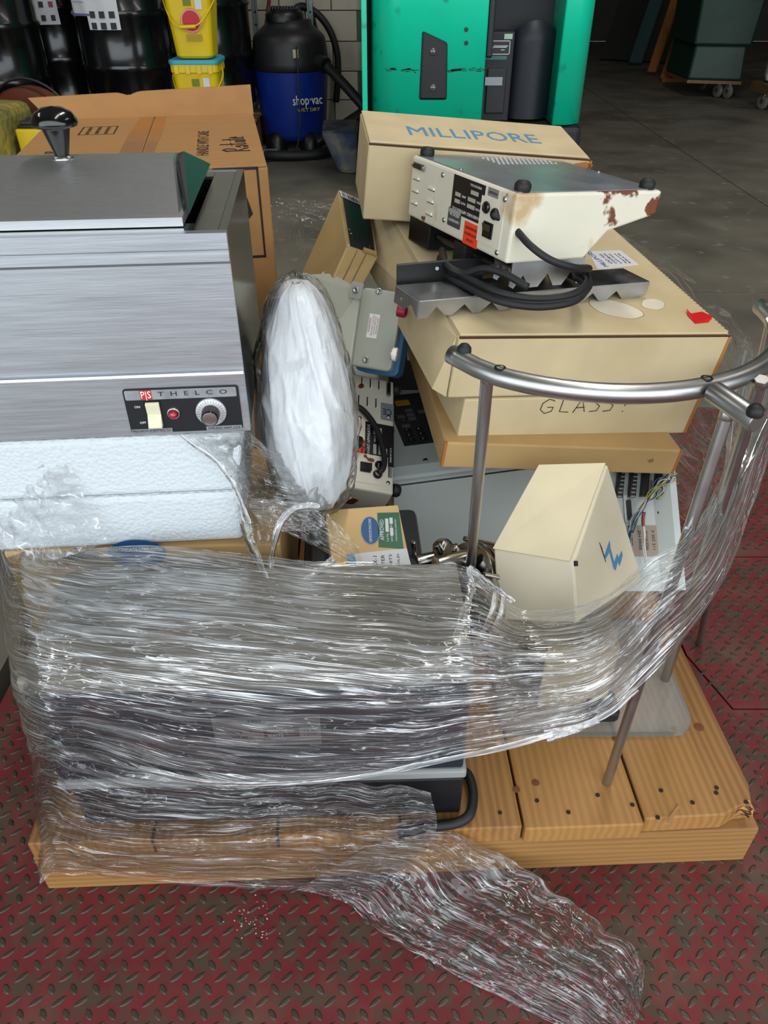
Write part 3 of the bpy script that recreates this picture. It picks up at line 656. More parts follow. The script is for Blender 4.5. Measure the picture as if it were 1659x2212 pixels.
bar(a0 + V((-.04, -.01, .0)), a0 + V((.30, -.02, -.0)), .03, .02).build('bottom_rail', WD, fm, True, bevel=.003)
bar(a0 + V((.02, .6, 0)), a2 + V((.02, .6, 0)), .05, .03).build('upright', WD, fm, True, bevel=.004)
tb = thing('teal_board', 'dark teal edged board leaning far back in the dark', 'board', at(1375, 130, z=0))
b0 = at(1372, 138, z=.02); b1 = at(1425, -20, y=b0.y + .5)
bar(b0, b0 + (b1 - b0) * 1.3, .08, .03).build('edge', mat('teal_edge', '#2f4a4a', .6), tb, True)
bar(b0 + V((.1, .3, 0)), b0 + (b1 - b0) * 1.3 + V((.1, .3, 0)), .5, .02).build('panel', mat('dark_panel', '#22201e', .7), tb, True)
gp = at(1636, 236, z=0)
gb = thing('grey_bin', 'pale grey fabric bin on a wooden dolly at the right edge of the picture', 'bin', (gp.x + .3, gp.y + .3, 0))
MB().hexa([(gp.x - .02, gp.y - .02, .22), (gp.x + .7, gp.y - .3, .22), (gp.x + .75, gp.y + .2, .22), (gp.x + .06, gp.y + .2, .22), (gp.x + .02, gp.y - .04, 1.3), (gp.x + .75, gp.y - .35, 1.3), (gp.x + .8, gp.y + .22, 1.3), (gp.x + .08, gp.y + .22, 1.3)]).build('liner', mat('bin_fabric', '#a69e90', .85, var=.12, vs=5, bump=.3, bs=12, bdist=.02), gb, True, bevel=.05)
MB().box(gp.x - .03, gp.x + .75, gp.y - .2, gp.y + .2, .14, .215).build('dolly_board', WOODB, gb, True)
caster(gb, gp.x + .02, gp.y - .02); caster(gb, gp.x + .6, gp.y + .1)
# ================================================================ the pallet
PINE = wood('pine_deck', '#a2753f', '#6f4722', (1, .10, 1), 26, .6)
PINE_X = wood('pine_stringer', '#a67a45', '#7a5029', (.08, 1, 1), 26, .6, 'Z')
pal = thing('pallet', 'heavy pine pallet on the red dock plate carrying the wrapped load', 'pallet', (-.515, .581, 0), (0, 0, 2.44))
PALM = Pose((-.515, .581, 0), (0, 0, 2.44)); HOLE = mat('nail_hole', '#2a1a0d', .9)
bw = 1.08 / 6
for k in range(6):
    e = [random.uniform(-.004, .006) for _ in range(2)]; x0, x1 = k * bw + .002, (k + 1) * bw - .002
    zt_ = .127 - random.uniform(0, .0012)
    b = MB()
    if k < 5: b.box(x0, x1, -.004 + e[0], 1.21 + e[1], .0895, zt_)
    else:      # the outer board has a broken front corner
        y0 = e[0]
        b.prism([(x0, y0), (x1 - .055, y0 + .002), (x1 - .03, y0 + .014), (x1 - .008, y0 + .016), (x1 + .002, y0 + .05), (x1, 1.21), (x0, 1.21)], lambda x, y: V((x, y, .0895)), lambda x, y: V((x, y, zt_)))
    b.build('deck_board', PINE, pal, bevel=.0025)
for y in (.0, .56, 1.115): MB().box(0, 1.085, y, y + .089, 0, .089).build('stringer', PINE_X, pal, bevel=.0025)
for (px, py) in ((1080, 1755), (1160, 1729), (1228, 1754), (1291, 1717), (1366, 1738), (1428, 1707), (1496, 1733), (1548, 1701), (1612, 1732), (1547, 1712), (1421, 1765)):
    c = PALM.on(px, py, 2, .1272); MB().cyl((c.x, c.y, .1255), (c.x, c.y, .1275), .0034, n=8).build('nail_hole', HOLE, pal)
for (px, py, r) in ((1510, 1570, .008), (1455, 1572, .005), (1157, 1690, .006), (1330, 1595, .006), (1115, 1705, .006)):
    c = PALM.on(px, py, 2, .1272); MB().lathe([(.0001, .0004), (r * .6, .0003), (r, 0)], (c.x, c.y, .1268), n=14).build('knot', mat('knot', '#6f3f1c', .8), pal)
m = MB(); SPL = mat('splinter', '#a87c4a', .8)
for k in range(9):
    c = PALM.on(1628 + random.uniform(-22, 14), 1762 + random.uniform(-14, 10), 2, .118); d = V((random.uniform(-.035, .012), random.uniform(.004, .03), random.uniform(-.008, .008)))
    m.add([c, c + d, c + d * .9 + V((.004, .002, .004)), c + V((.003, .003, -.005))], [(0, 1, 2, 3), (0, 3, 2), (0, 1, 3)])
m.build('splinters', SPL, pal, kind='stuff')
m = MB(); c = PALM.on(1456, 1760, 2, .1272); m.hexa([c + V(q) for q in ((-.018, -.013, 0), (-.014, -.016, 0), (.016, .014, 0), (.011, .016, 0), (-.017, -.012, .0015), (-.014, -.015, .002), (.015, .013, .001), (.011, .015, .001))])
m.build('gouge', SPL, pal)

# ================================================================ instruments at the bottom of the load
NAVY = mat('dark_navy_enamel', '#1b222c', .38, var=.06, vs=6)
TAUPE = mat('taupe_enamel', '#7d776c', .45, var=.04, vs=5)
PLATE = mat('data_plate', '#8d9092', .4, .5)
PW = mat('print_white', '#d8d9d8', .6)
lb = Pose((-.165, .722, .1275), (0, 0, 2.0), (.55, .20, .088))
t = pose_thing('black_instrument', 'flat black instrument lying on the pallet under the wrapped circulator', 'instrument', lb)
MB().box(-.275, .275, -.102, .1, 0, .088).build('case', mat('black_enamel', '#141518', .4, var=.1, vs=10), t, bevel=.004)
MB().box(.15, .152, -.1035, -.101, .004, .084).build('seam', DARKIN, t)
pt = plate('rating_label', mat('label_black', '#202124', .5), t, frame((-.07, -.1025, .02), (1, 0, 0), (0, 0, 1)), rect(-.07, .05, -.012, .014), .0006)
for k, s_ in enumerate(('115 VOLTS', '60 HERTZ')): lettering(pt, s_, frame((.0, -.1032, .025 - k * .009), (1, 0, 0), (0, 0, 1)), .004, PW, .028)
cd = thing('power_cable', 'thick black power cable curling off the flat black instrument onto the pallet', 'cable', at(1010, 1740, z=.14))
MB().tube(cr([at(985, 1668, y=.70), at(1010, 1672, y=.69), at(1022, 1715, y=.655), at(1015, 1758, z=.14), at(985, 1778, z=.136), at(930, 1786, z=.136), at(860, 1800, z=.136)], 8), .0075, 10).build('lead', RUBBER, cd, True)

cp = Pose((-.172, .722, .2165), (0, 0, 2.0), (.565, .20, .226))
t = pose_thing('heating_circulator', 'dark navy heating circulator with grey top and data plate under the stretch wrap', 'circulator', cp)
MB().box(-.285, .285, -.104, .104, 0, .018).build('base_tray', mat('tray_grey', '#8f908e', .45), t, bevel=.004)
MB().box(-.28, .28, -.10, .10, .0185, .195).build('case', NAVY, t, bevel=.004)
MB().box(-.282, .282, -.102, .102, .1955, .226).build('top_cover', TAUPE, t, bevel=.006)
fr = frame((.02, -.1005, .115), (1, 0, 0), (0, 0, 1)); dp_ = plate('data_plate', PLATE, t, fr, rect(-.075, .065, -.03, .03), .0008)
plate('caption_bar', BLACK, dp_, fr, rect(-.01, .037, -.014, .006), .0012)
for s_, x, y, w in (('MODEL', -.058, .021, .02), ('5305', -.02, .021, .018), ('MAX. TEMP.', .0135, .0, .036), ('WATTS', .005, -.009, .02), ('75 C', .05, .0, .016), ('1300', .05, -.009, .016), ('VOLTS 115', -.042, -.001, .034), ('HZ 60', -.042, -.011, .02)):
    lettering(dp_, s_, fr @ Matrix.Translation((x, y, 0)), .0048, PW if s_ in ('MAX. TEMP.', 'WATTS') else INK, w, .0014)
MB().box(-.25, .12, -.1015, -.0995, .165, .168).build('panel_line', mat('line_grey', '#5a6068', .5), t)
for x in (-.24, -.14, .16, .24): MB().cyl((x, -.100, .05), (x, -.1015, .05), .004, n=10).build('screw', PLATE, t)

# certificate box behind the circulator
cb = Pose((-.36, .985, .1275), (0, 0, 3), (.40, .27, .328))
t = pose_thing('certificate_box', 'tan box with a blue certificate sticker squeezed under the white foam', 'box', cb)
MB().box(-.2, .2, -.135, .135, 0, .328).build('carton', TAN, t, bevel=.003)
BLUE_S = mat('sticker_blue', '#1f4e80', .5)
q = cb.on(297, 1196, 1, -.1355)
fr = frame((q.x, -.1355, q.z), (1, 0, 0), (0, 0, 1)); st = plate('sticker', BLUE_S, t, fr, [(.042 * math.cos(R(a)), .026 * math.sin(R(a))) for a in range(0, 360, 12)], .0005)
lettering(st, 'CERTIFICATE ENCLOSED', fr @ Matrix.Translation((0, .008, 0)), .006, PW, .076)
lettering(t, 'Millipore', frame((-.10, -.1355, .317), (1, 0, 0), (0, 0, 1)), .012, BLUE_S, .07)

# dark grey case that carries the foam bundle and the approved box
gc = Pose((-.035, .97, .1275), (0, 0, 3), (.20, .25, .255))
t = pose_thing('dark_grey_case', 'dark grey moulded instrument case buried between the foam block and the approved box', 'instrument', gc)
MB().box(-.1, .1, -.125, .125, 0, .22).build('body', mat('grey_moulding', '#4b4e50', .5, var=.05, vs=6), t, bevel=.012)
MB().box(-.085, .03, -.12, .09, .2205, .253).build('raised_top', mat('grey_moulding', '#4b4e50', .5), t, bevel=.01)

# ================================================================ white foam block
bp = Pose((-.4221, 1.0129, .6395), (0, 0, 5.0), (.459, .319, .2587))
FOAM = mat('foam_bead', '#ccd2d5', .7, bump=.35, bs=190, bdist=.0025, sub=.15)
def bead(m_):      # bead relief: cellular bumps
    nt = m_.node_tree; N = nt.nodes; L = nt.links; b = N['Principled BSDF']
    v = N.new('ShaderNodeTexVoronoi'); v.inputs['Scale'].default_value = 170; tc = N.new('ShaderNodeTexCoord'); L.new(tc.outputs['Object'], v.inputs['Vector'])
    bpn = N.new('ShaderNodeBump'); bpn.invert = True; bpn.inputs['Strength'].default_value = .45; bpn.inputs['Distance'].default_value = .003; L.new(v.outputs['Distance'], bpn.inputs['Height']); L.new(bpn.outputs[0], b.inputs['Normal'])
bead(FOAM)
sp = Pose((-.417, 1.0, .4575), (0, 0, 4.5), (.44, .30, .18))
t = pose_thing('foam_block', 'white expanded foam packing block under the stainless water bath', 'foam', sp)
c0, c1 = sp.on(525, 1160, 1, -.15), sp.on(520, 948, 1, -.15)
MB().hexa([(-.215, -.15, 0), (c0.x, -.15, 0), (c0.x, .15, 0), (-.215, .15, 0), (-.225, -.153, .088), (c0.x + .004, -.153, .088), (c0.x + .004, .15, .088), (-.225, .15, .088)]).build('lower_half', FOAM, t, bevel=.008, seg=3)
MB().hexa([(-.225, -.152, .0895), (c0.x + .002, -.152, .0895), (c0.x + .002, .15, .0895), (-.225, .15, .0895), (-.23, -.148, .18), (c1.x + .004, -.148, .18), (c1.x + .004, .15, .18), (-.23, .15, .18)]).build('upper_half', FOAM, t, bevel=.008, seg=3)

# ================================================================ stainless water bath
t = pose_thing('water_bath', 'brushed stainless laboratory water bath with black knobbed lid and control panel', 'water bath', bp)
hx, hy, hz = .2297, .1594, .2587
prof = [(-hy, 0), (-hy, .083), (-hy + .0015, .086), (-hy + .006, .0885), (-hy + .006, .0905), (-hy + .0045, .092), (-hy + .0045, .222), (-hy + .003, .224), (-hy + .0005, .226), (-hy + .0005, .234), (-hy + .002, .236), (-hy + .002, .2385), (-hy, .2405), (-hy, hz), (-hy + .034, hz), (-hy + .034, hz - .012), (hy, hz - .012), (hy, 0)]
MB().prism(prof[:14] + [(-hy + .012, hz), (-hy + .012, hz - .03), (-hy + .012, 0)], lambda y, z: V((-hx, y, z)), lambda y, z: V((hx, y, z))).build('front_shell', STEEL, t)
SIDE = mat('stainless_side', '#a8abae', .16, 1, var=.04, vs=6, rv=.05)
MB().box(hx - .010, hx, -hy + .0125, hy, 0, hz).build('side_shell', SIDE, t)
MB().box(-hx, -hx + .010, -hy + .0125, hy, 0, hz).build('side_shell', SIDE, t)
MB().box(-hx + .0105, hx - .0105, hy - .010, hy, 0, hz).build('back_shell', STEEL, t)
RIM = mat('stainless_rim', '#b4b6b6', .22, 1, var=.06, vs=25, rv=.06)
MB().box(-hx + .0105, hx - .04, -hy + .0125, -hy + .042, hz - .004, hz - .0002).box(hx - .0395, hx - .0105, -hy + .0125, hy - .0105, hz - .004, hz - .0002).box(-hx + .0105, hx - .04, hy - .042, hy - .0105, hz - .004, hz - .0002).build('rim', RIM, t)
MB().add([(-hx + .012, -hy + .042, hz - .004), (hx - .0398, -hy + .042, hz - .004), (hx - .0398, hy - .042, hz - .004), (-hx + .012, hy - .042, hz - .004), (-hx + .012, -hy + .042, .09), (hx - .0398, -hy + .042, .09), (hx - .0398, hy - .042, .09), (-hx + .012, hy - .042, .09)],
         [(0, 1, 5, 4), (1, 2, 6, 5), (2, 3, 7, 6), (3, 0, 4, 7), (4, 5, 6, 7)]).build('tank', mat('tank_dark', '#1b1d1f', .3, .6), t)
# hipped lid pushed towards the far end
lr = bp.on(398, 487, 2, hz).x; lt = bp.on(417, 358, 1, -.02)
lid = MB(); zl0 = hz + .001; zl1 = hz + .048; xa_ = -hx - .07; xr = lr
A = [(xa_, -hy + .026, zl0), (xr, -hy + .026, zl0), (xr, hy - .03, zl0), (xa_, hy - .03, zl0)]
Bq = [(xa_, -hy + .026, zl0 + .010), (xr, -hy + .026, zl0 + .010), (xr, hy - .03, zl0 + .010), (xa_, hy - .03, zl0 + .010)]
Cq = [(xa_, -hy + .032, zl0 + .012), (xr - .004, -hy + .032, zl0 + .012), (xr - .004, hy - .036, zl0 + .012), (xa_, hy - .036, zl0 + .012)]
Dq = [(xa_, -.004, zl1), (xr - .022, -.004, zl1), (xr - .022, .024, zl1 + .002), (xa_, .024, zl1 + .002)]
for a_, b_ in ((A, Bq), (Bq, Cq), (Cq, Dq)):
    lid.add(a_ + b_, [(k, (k + 1) % 4, 4 + (k + 1) % 4, 4 + k) for k in range(4)])
lid.add(Dq, [(0, 1, 2, 3)]).add(A, [(3, 2, 1, 0)])
lo = lid.build('lid', mat('stainless_lid', '#c0c2c2', .45, 1, var=.05, vs=25, bump=.06, bs=90, bdist=.0004, stretch=(2, 40, 40), rv=.05), t, weld=True)
MB().hexa([(xr - .020, -.004, zl1 - .004), (xr + .006, -hy + .03, zl0 + .012), (xr + .008, -hy + .03, zl0 + .012), (xr - .014, -.004, zl1 - .002), (xr - .020, .03, zl1), (xr + .004, hy - .034, zl0 + .014), (xr + .008, hy - .034, zl0 + .014), (xr - .012, .03, zl1 + .002)]).build('lid_end', mat('lid_end_steel', '#6f7274', .38, 1), lo)
kb = bp.on(133, 352, 1, -.002)
MB().lathe([(.0135, 0), (.0135, .002), (.0085, .004)], (kb.x, .008, zl1), n=20).build('ferrule', STEEL_T, lo)
MB().lathe([(.0085, .003), (.0095, .008), (.0165, .034), (.0165, .036), (.026, .037), (.0275, .040), (.027, .044), (.022, .052), (.013, .057), (.0001, .059)], (kb.x, .008, zl1), n=32).build('knob', BLACKG, lo)
# control panel
px1 = bp.on(526, 925, 1, -hy).x; px0 = bp.on(284, 930, 1, -hy).x; pz0 = bp.on(405, 930, 1, -hy).z; pz1 = bp.on(390, 835, 1, -hy).z
W_, H_ = px1 - px0, pz1 - pz0
PF = frame((px0, -hy - .0002, pz0), (1, 0, 0), (0, 0, 1))
BP = mat('panel_black', '#14161a', .45, var=.1, vs=20)
cpn = plate('control_panel', BP, t, PF, rrect(0, W_, 0, H_, .004), .0016)
PSIL = mat('panel_silver', '#a9acb0', .42, .6, var=.15, vs=60)
strip = plate('name_strip', PSIL, cpn, PF @ Matrix.Translation((0, 0, .0016)), rrect(.002, W_ - .003, H_ * .755, H_ * .965, .002), .0004)
plate('logo_block', mat('logo_red2', '#b5342b', .5), strip, PF @ Matrix.Translation((0, 0, .002)), rect(W_ * .145, W_ * .245, H_ * .755, H_ * .965), .0004)
lettering(strip, 'P|S', PF @ Matrix.Translation((W_ * .195, H_ * .86, .0024)), H_ * .15, WHITE_P, W_ * .085, .0002)
lettering(strip, 'T  H  E  L  C  O', PF @ Matrix.Translation((W_ * .60, H_ * .865, .002)), H_ * .095, INK, W_ * .60, .0003)
for s_, x, y in (('ON', .10, .60), ('OFF', .12, .24)): lettering(cpn, s_, PF @ Matrix.Translation((W_ * x, H_ * y, .0016)), H_ * .05, WHITE_P, None, .0003)
s1 = plate('maker_strip', PSIL, cpn, PF @ Matrix.Translation((0, 0, .0016)), rect(.001, W_ * .365, .0005, H_ * .095), .0004); lettering(s1, 'PRECISION SCIENTIFIC CO', PF @ Matrix.Translation((W_ * .185, H_ * .05, .002)), H_ * .052, INK, W_ * .34, .0003)
s2_ = plate('maker_strip', PSIL, cpn, PF @ Matrix.Translation((0, 0, .0016)), rect(W_ * .67, W_ - .0015, .0005, H_ * .095), .0004); lettering(s2_, 'CHICAGO 60647 U.S.A', PF @ Matrix.Translation((W_ * .83, H_ * .05, .002)), H_ * .052, INK, W_ * .29, .0003)
sx, sz = W_ * .235, H_ * .43
IV = mat('ivory_switch', '#d9d6b4', .45)
MB().prism([(-.015, 0), (.015, 0), (.015, .003), (.0135, .006), (0, .0035), (-.0135, .0115), (-.015, .010)], lambda a, b: PF @ V((sx - .0088, sz + a * 1.15, b)), lambda a, b: PF @ V((sx + .0088, sz + a * 1.15, b))).build('rocker_switch', IV, cpn, bevel=.0006)
plate('switch_bezel', BLACK, cpn, PF @ Matrix.Translation((0, 0, .0016)), rect(sx - .0105, sx + .0105, sz - .019, sz + .019), .0006)
lx, lz = W_ * .405, H_ * .435; up = PF.to_3x3() @ V((0, 0, 1))
MB().lathe([(.0085, .0016), (.0085, .004), (.0065, .0055), (.006, .0035)], PF @ V((lx, lz, 0)), up, 24).build('lamp_bezel', STEEL_T, cpn)
MB().lathe([(.006, .003), (.0055, .008), (.004, .0105), (.0001, .0115)], PF @ V((lx, lz, 0)), up, 20).build('pilot_lamp', mat('pilot_red', '#a30f24', .2, coat=.6), cpn)
dx, dz = W_ * .735, H_ * .43
dl = MB().lathe([(.0198, .0016), (.0198, .004), (.0185, .005), (.010, .0052), (.0001, .0052)], PF @ V((dx, dz, 0)), up, 40).build('dial', mat('dial_silver', '#c9cbcc', .35, .4), cpn)
m = MB()
for k in range(22):
    a_ = R(-130 + k * 260 / 21); c_ = V((dx + math.sin(a_) * .0165, dz + math.cos(a_) * .0165, .0053)); u_ = V((math.sin(a_), math.cos(a_), 0)); w_ = V((u_.y, -u_.x, 0))
    m.add([PF @ (c_ + u_ * s_ * (.0024 if k % 3 == 0 else .0014) + w_ * q_ * .00022) for s_, q_ in ((-1, -1), (1, -1), (1, 1), (-1, 1))], [(0, 1, 2, 3)])
m.build('tick_marks', INK, dl, kind='stuff')
m = MB(); n = 60
vs_ = [PF @ V((dx + math.cos(2 * math.pi * i / n) * (.0118 - .0006 * (i % 2)) * k_, dz + math.sin(2 * math.pi * i / n) * (.0118 - .0006 * (i % 2)) * k_, h_)) for h_, k_ in ((.005, 1), (.0185, .94)) for i in range(n)]
m.add(vs_, [(i, (i + 1) % n, n + (i + 1) % n, n + i) for i in range(n)] + [tuple(range(n, 2 * n))])
m.build('dial_knob', mat('knob_grey', '#34322e', .45), dl)
MB().lathe([(.0108, .018), (.0108, .0215), (.0095, .0225)], PF @ V((dx, dz, 0)), up, 28).build('knob_collar', BLACKG, dl)
MB().lathe([(.0095, .0222), (.0070, .0226), (.0001, .0226)], PF @ V((dx, dz, 0)), up, 24).build('knob_cap', mat('spun_alu', '#c8cacb', .22, 1), dl)
plate('pointer', WHITE_P, cpn, PF @ Matrix.Translation((dx, dz + .0225, .0016)), [(-.0016, .0022), (0, -.0016), (.0016, .0022)], .0004)
for x_, z_ in ((.30, .70), (.27, .70)): MB().cyl(PF @ V((W_ * .30, H_ * .72, .0016)), PF @ V((W_ * .30, H_ * .72, .0022)), .0014, n=8).build('panel_screw', BLACK, cpn); break

# ================================================================ brown carton behind the bath
kp = Pose((-.5127, 1.7737, .1275), (0, 0, 10.5), (.486, .59, .703))
t = pose_thing('brown_carton', 'tall brown corrugated carton with one flap raised, marked Rotate', 'carton', kp)
MB().box(-.243, .243, -.295, .295, 0, .703).build('carton_body', KRAFT, t, bevel=.003)
zt_ = .703
sxm = kp.on(320, 300, 2, zt_).x
for x0, x1 in ((-.241, sxm - .0015), (sxm + .0015, .241)): MB().box(x0, x1, -.294, .292, zt_ + .0003, zt_ + .0045).build('top_flap', KRAFT, t, bevel=.001)
TAPE = mat('brown_tape', '#9a5c1f', .22, var=.08, vs=12, coat=.3)
plate('tape_strip', TAPE, t, frame((sxm, 0, zt_ + .0046), (1, 0, 0), (0, 1, 0)), [(-.047, -.29), (-.003, -.29), (-.003, .285), (-.034, .285), (-.038, .15), (-.043, .05)], .0003)
plate('tape_strip', TAPE, t, frame((sxm, 0, zt_ + .0046), (1, 0, 0), (0, 1, 0)), [(.004, -.29), (.026, -.29), (.024, -.1), (.03, .1), (.028, .285), (.004, .285)], .0003)
TOPF = lambda px, py, ang=90: frame(kp.on(px, py, 2, zt_ + .0046), (math.cos(R(ang)), math.sin(R(ang)), 0), (-math.sin(R(ang)), math.cos(R(ang)), 0))
# box frame with small print
fr = TOPF(213, 282)
m = MB()
for (x0, x1, y0, y1) in ((-.05, .05, .036, .039), (-.05, .05, -.039, -.036), (-.05, -.047, -.039, .039), (.047, .05, -.039, .039)): m.prism(rect(x0, x1, y0, y1), lambda x, y: fr @ V((x, y, 0)), lambda x, y: fr @ V((x, y, .0003)))
bx_ = m.build('stamp_frame', INK, t)
for k, s_ in enumerate(('INSPECT FOR DAMAGE BY', 'CARRIER BEFORE SIGNING', 'KEEP FROM FREEZING')): lettering(bx_, s_, fr @ Matrix.Translation((0, .02 - k * .02, 0)), .008, INK, .085, .0003)
lettering(t, 'HANDLE WITH CARE', TOPF(440, 308), .024, INK, .26, .0003)
lettering(t, 'THIS SIDE UP', TOPF(95, 350), .024, INK, .2, .0003)
fr = TOPF(514, 311)
ROT = [[(-.075, -.018), (-.072, .022)], [(-.078, .018), (-.062, .026), (-.05, .018), (-.056, .006), (-.072, .002), (-.058, -.006), (-.044, -.016)],
       [(-.036, -.008), (-.026, -.016), (-.018, -.006), (-.026, .004), (-.036, -.004)], [(-.006, .030), (-.004, -.014), (.004, -.012)], [(-.018, .010), (.010, .012)],
       [(.03, .004), (.018, .002), (.016, -.012), (.028, -.012), (.031, .004), (.033, -.014)], [(.045, .026), (.046, -.012), (.053, -.010)], [(.036, .012), (.058, .014)],
       [(.060, -.002), (.074, .002), (.070, .012), (.061, .004), (.064, -.010), (.080, -.010)]]
strokes(t, ROT, fr @ Matrix.Diagonal((1.0, 1.25, 1, 1)), .0011, INK)
# raised flap at the back
hb = kp.on(327, 254, 2, zt_ + .002)
f0, f1 = kp.on(108, 263, 2, zt_ + .002), kp.on(547, 245, 2, zt_ + .002)
yb_ = .29; e0 = kp.on(60, 212, 1, yb_ + .012); e1 = kp.on(541, 183, 1, yb_ + .012)
def flap(u, v, k):
    a_ = V((-.243, yb_, zt_ + .003)).lerp(V((.243, yb_, zt_ + .003)), u); b_ = e0.lerp(e1, u)
    b_.z -= .007 * math.exp(-((u - .44) / .03) ** 2)
    p_ = a_.lerp(b_, v); return p_ + V((0, k, -.004 * math.sin(v * 3.14) * 0))
th_ = .0075
fo = MB().grid(lambda u, v: flap(u, v, 0), 60, 4).build('raised_flap', KRAFT, t)
MB().grid(lambda u, v: flap(1 - u, v, th_), 60, 4).build('flap_back', KRAFT, fo)
m = MB()
n = 150
for layer, (k0, k1) in enumerate(((.0004, .0036), (.0039, .0071))):      # the two corrugated layers seen on the cut edge
    pts = []
    for i in range(n + 1):
        u = i / n; ph = i * 1.9
        pts.append((flap(u, .985, k0 + (k1 - k0) * (.5 + .5 * math.sin(ph))), flap(u, 1.0, k0 + (k1 - k0) * (.5 + .5 * math.sin(ph)))))
    for i in range(n):
        m.add([pts[i][0], pts[i + 1][0], pts[i + 1][1], pts[i][1]], [(0, 1, 2, 3)])
m.build('flute', KRAFT_D, fo)
MB().grid(lambda u, v: flap(u, .985 + .015 * v, .0037), 60, 1).build('liner_edge', KRAFT, fo)
MB().grid(lambda u, v: flap(u, .97, th_ * v), 60, 1).build('flute_floor', KRAFT_D, fo)
# right end print on the front face
fr = frame(kp.on(551, 462, 1, -.2955), (1, 0, 0), (0, 0, 1)); m = MB()
for (x0, x1, y0, y1) in ((-.07, .014, .080, .085), (-.07, .014, -.085, -.08), (.010, .014, -.085, .085)): m.prism(rect(x0, x1, y0, y1), lambda x, y: fr @ V((x, y, -.0002)), lambda x, y: fr @ V((x, y, .0003)))
m.build('print_frame', INK, t)
plate('print_symbol', INK, t, fr, [(-.05, .05), (-.012, .03), (-.004, .0), (-.014, -.01), (-.02, -.045), (-.05, -.05)], .0003)
# ================================================================ cardboard boxes on the right
MBLUE = mat('print_blue', '#4f86ad', .6); SLIT = mat('box_slit', '#4a2a14', .9)
mp_ = Pose((.2645, 1.389, .6021), (5.413, 4.88, 12.38), (.4627, .5928, .1091))
def flatbox(name, label, p, m_, lidt=.0, gap=True):
    t = pose_thing(name, label, 'box', p); x, y, z = p.d.x / 2, p.d.y / 2, p.d.z
    MB().box(-x, x, -y, y, 0, z - .004).build('tray', m_, t, bevel=.0035)
    MB().box(-x + .002, x - .006, -y + .003, y, z - .0038, z).build('lid_panel', m_, t, bevel=.0018)
    MB().box(-x + .001, x - .002, -y - .0004, -y + .003, z - .006, z - .0036).build('lid_slit', SLIT, t)
    MB().box(x - .0052, x + .0006, -y - .0006, -y + .004, .004, z - .006).build('corner_slit', TORN, t)
    return t
t = flatbox('cream_box', 'large flat cream box with a red tape scrap on its lid, under the upturned pump', mp_, CREAM)
x, y, z = mp_.d.x / 2, mp_.d.y / 2, mp_.d.z
m = MB()
for k in range(60): m.box(x - .0055, x - .0015, -y + .01 + k * .0101, -y + .0165 + k * .0101, z - .004, z - .0012)
m.build('lid_tuck_teeth', CREAM, t, kind='stuff')
TOPL = lambda px, py, p=mp_: p.on(px, py, 2, p.d.z)
rt = [TOPL(*q) for q in ((1481, 672), (1492, 679), (1515, 676), (1538, 688), (1530, 697), (1502, 700), (1486, 684))]
for k, q in enumerate(rt): q.z += (.004, .001, .002, .003, .0008, .0008, .001)[k]
MB().prism([(i,) for i in range(len(rt))], lambda i: rt[i], lambda i: rt[i] + V((0, 0, .0006))).build('red_tape_scrap', mat('red_tape', '#d01418', .35), t)
# water stains: a pale patch with a brown tide line
STP = mat('stain_pale', '#d3c8b2', .75, var=.08, vs=30); STR = mat('stain_edge', '#9a7440', .8)
for (cx_, cy_, rx_, ry_, a_) in ((1330, 667, 62, 17, .25), (1410, 657, 26, 12, .1)):
    pol = []
    for k in range(28):
        th = k * 2 * math.pi / 28; r_ = 1 + .14 * noise.noise((cx_ * .1 + math.cos(th) * 1.6, math.sin(th) * 1.6, 3.1))
        X_ = rx_ * r_ * math.cos(th); Y_ = ry_ * r_ * math.sin(th); pol.append(TOPL(cx_ + X_ * math.cos(a_) - Y_ * math.sin(a_), cy_ + X_ * math.sin(a_) + Y_ * math.cos(a_)))
    ctr = sum(pol, V()) / len(pol)
    st = MB().prism([(i,) for i in range(28)], lambda i: pol[i], lambda i: pol[i] + V((0, 0, .0002))).build('water_stain', STR, t)
    MB().prism([(i,) for i in range(28)], lambda i: ctr.lerp(pol[i], .965), lambda i: ctr.lerp(pol[i], .965) + V((0, 0, .0003))).build('stain_centre', STP, st)
lc = [TOPL(*q) for q in ((1290, 582), (1380, 572), (1340, 541), (1270, 543))]
ld_ = (lc[1] - lc[0]).normalized(); fr = frame(sum(lc, V()) / 4 , V((ld_.y, -ld_.x, 0)), ld_)
lbp = plate('shipping_label', PAPER, t, frame(sum(lc, V()) / 4, (1, 0, 0), (0, 1, 0)), [(q.x - sum(c.x for c in lc) / 4, q.y - sum(c.y for c in lc) / 4) for q in lc], .0005)
fr2 = frame(sum(lc, V()) / 4, ((lc[2] - lc[1])), -(lc[1] - lc[0]))
for s_, dx_, dy_, h_, mm in (('MILLIPORE', 0, .030, .010, BLUE_S), ('CAT. NO.', 0, .012, .006, INK), ('CONTENTS', 0, .002, .005, INK), ('LOT NO.', 0, -.008, .005, INK), ('Made in U.S.A.', 0, -.020, .004, INK), ('Bedford, MA', 0, -.028, .004, INK)):
    lettering(lbp, s_, fr2 @ Matrix.Translation((dx_, dy_, 0)), h_, mm, .07 if h_ > .008 else .045, .0008)
# end flaps that flare out along the long edge
MB().hexa([(-x - .022, -y + .02, .006), (-x - .002, -y + .004, .0), (-x - .002, y, .0), (-x - .05, y, .02), (-x - .0015, -y + .01, z - .008), (-x - .0005, -y + .01, z - .005), (-x - .0005, y, z - .004), (-x - .0015, y, z - .007)]).build('side_flap', CREAM, t)

gp_ = Pose((0, 0, 0), (4.6, 3.6, 9), (.43, .57, .080))
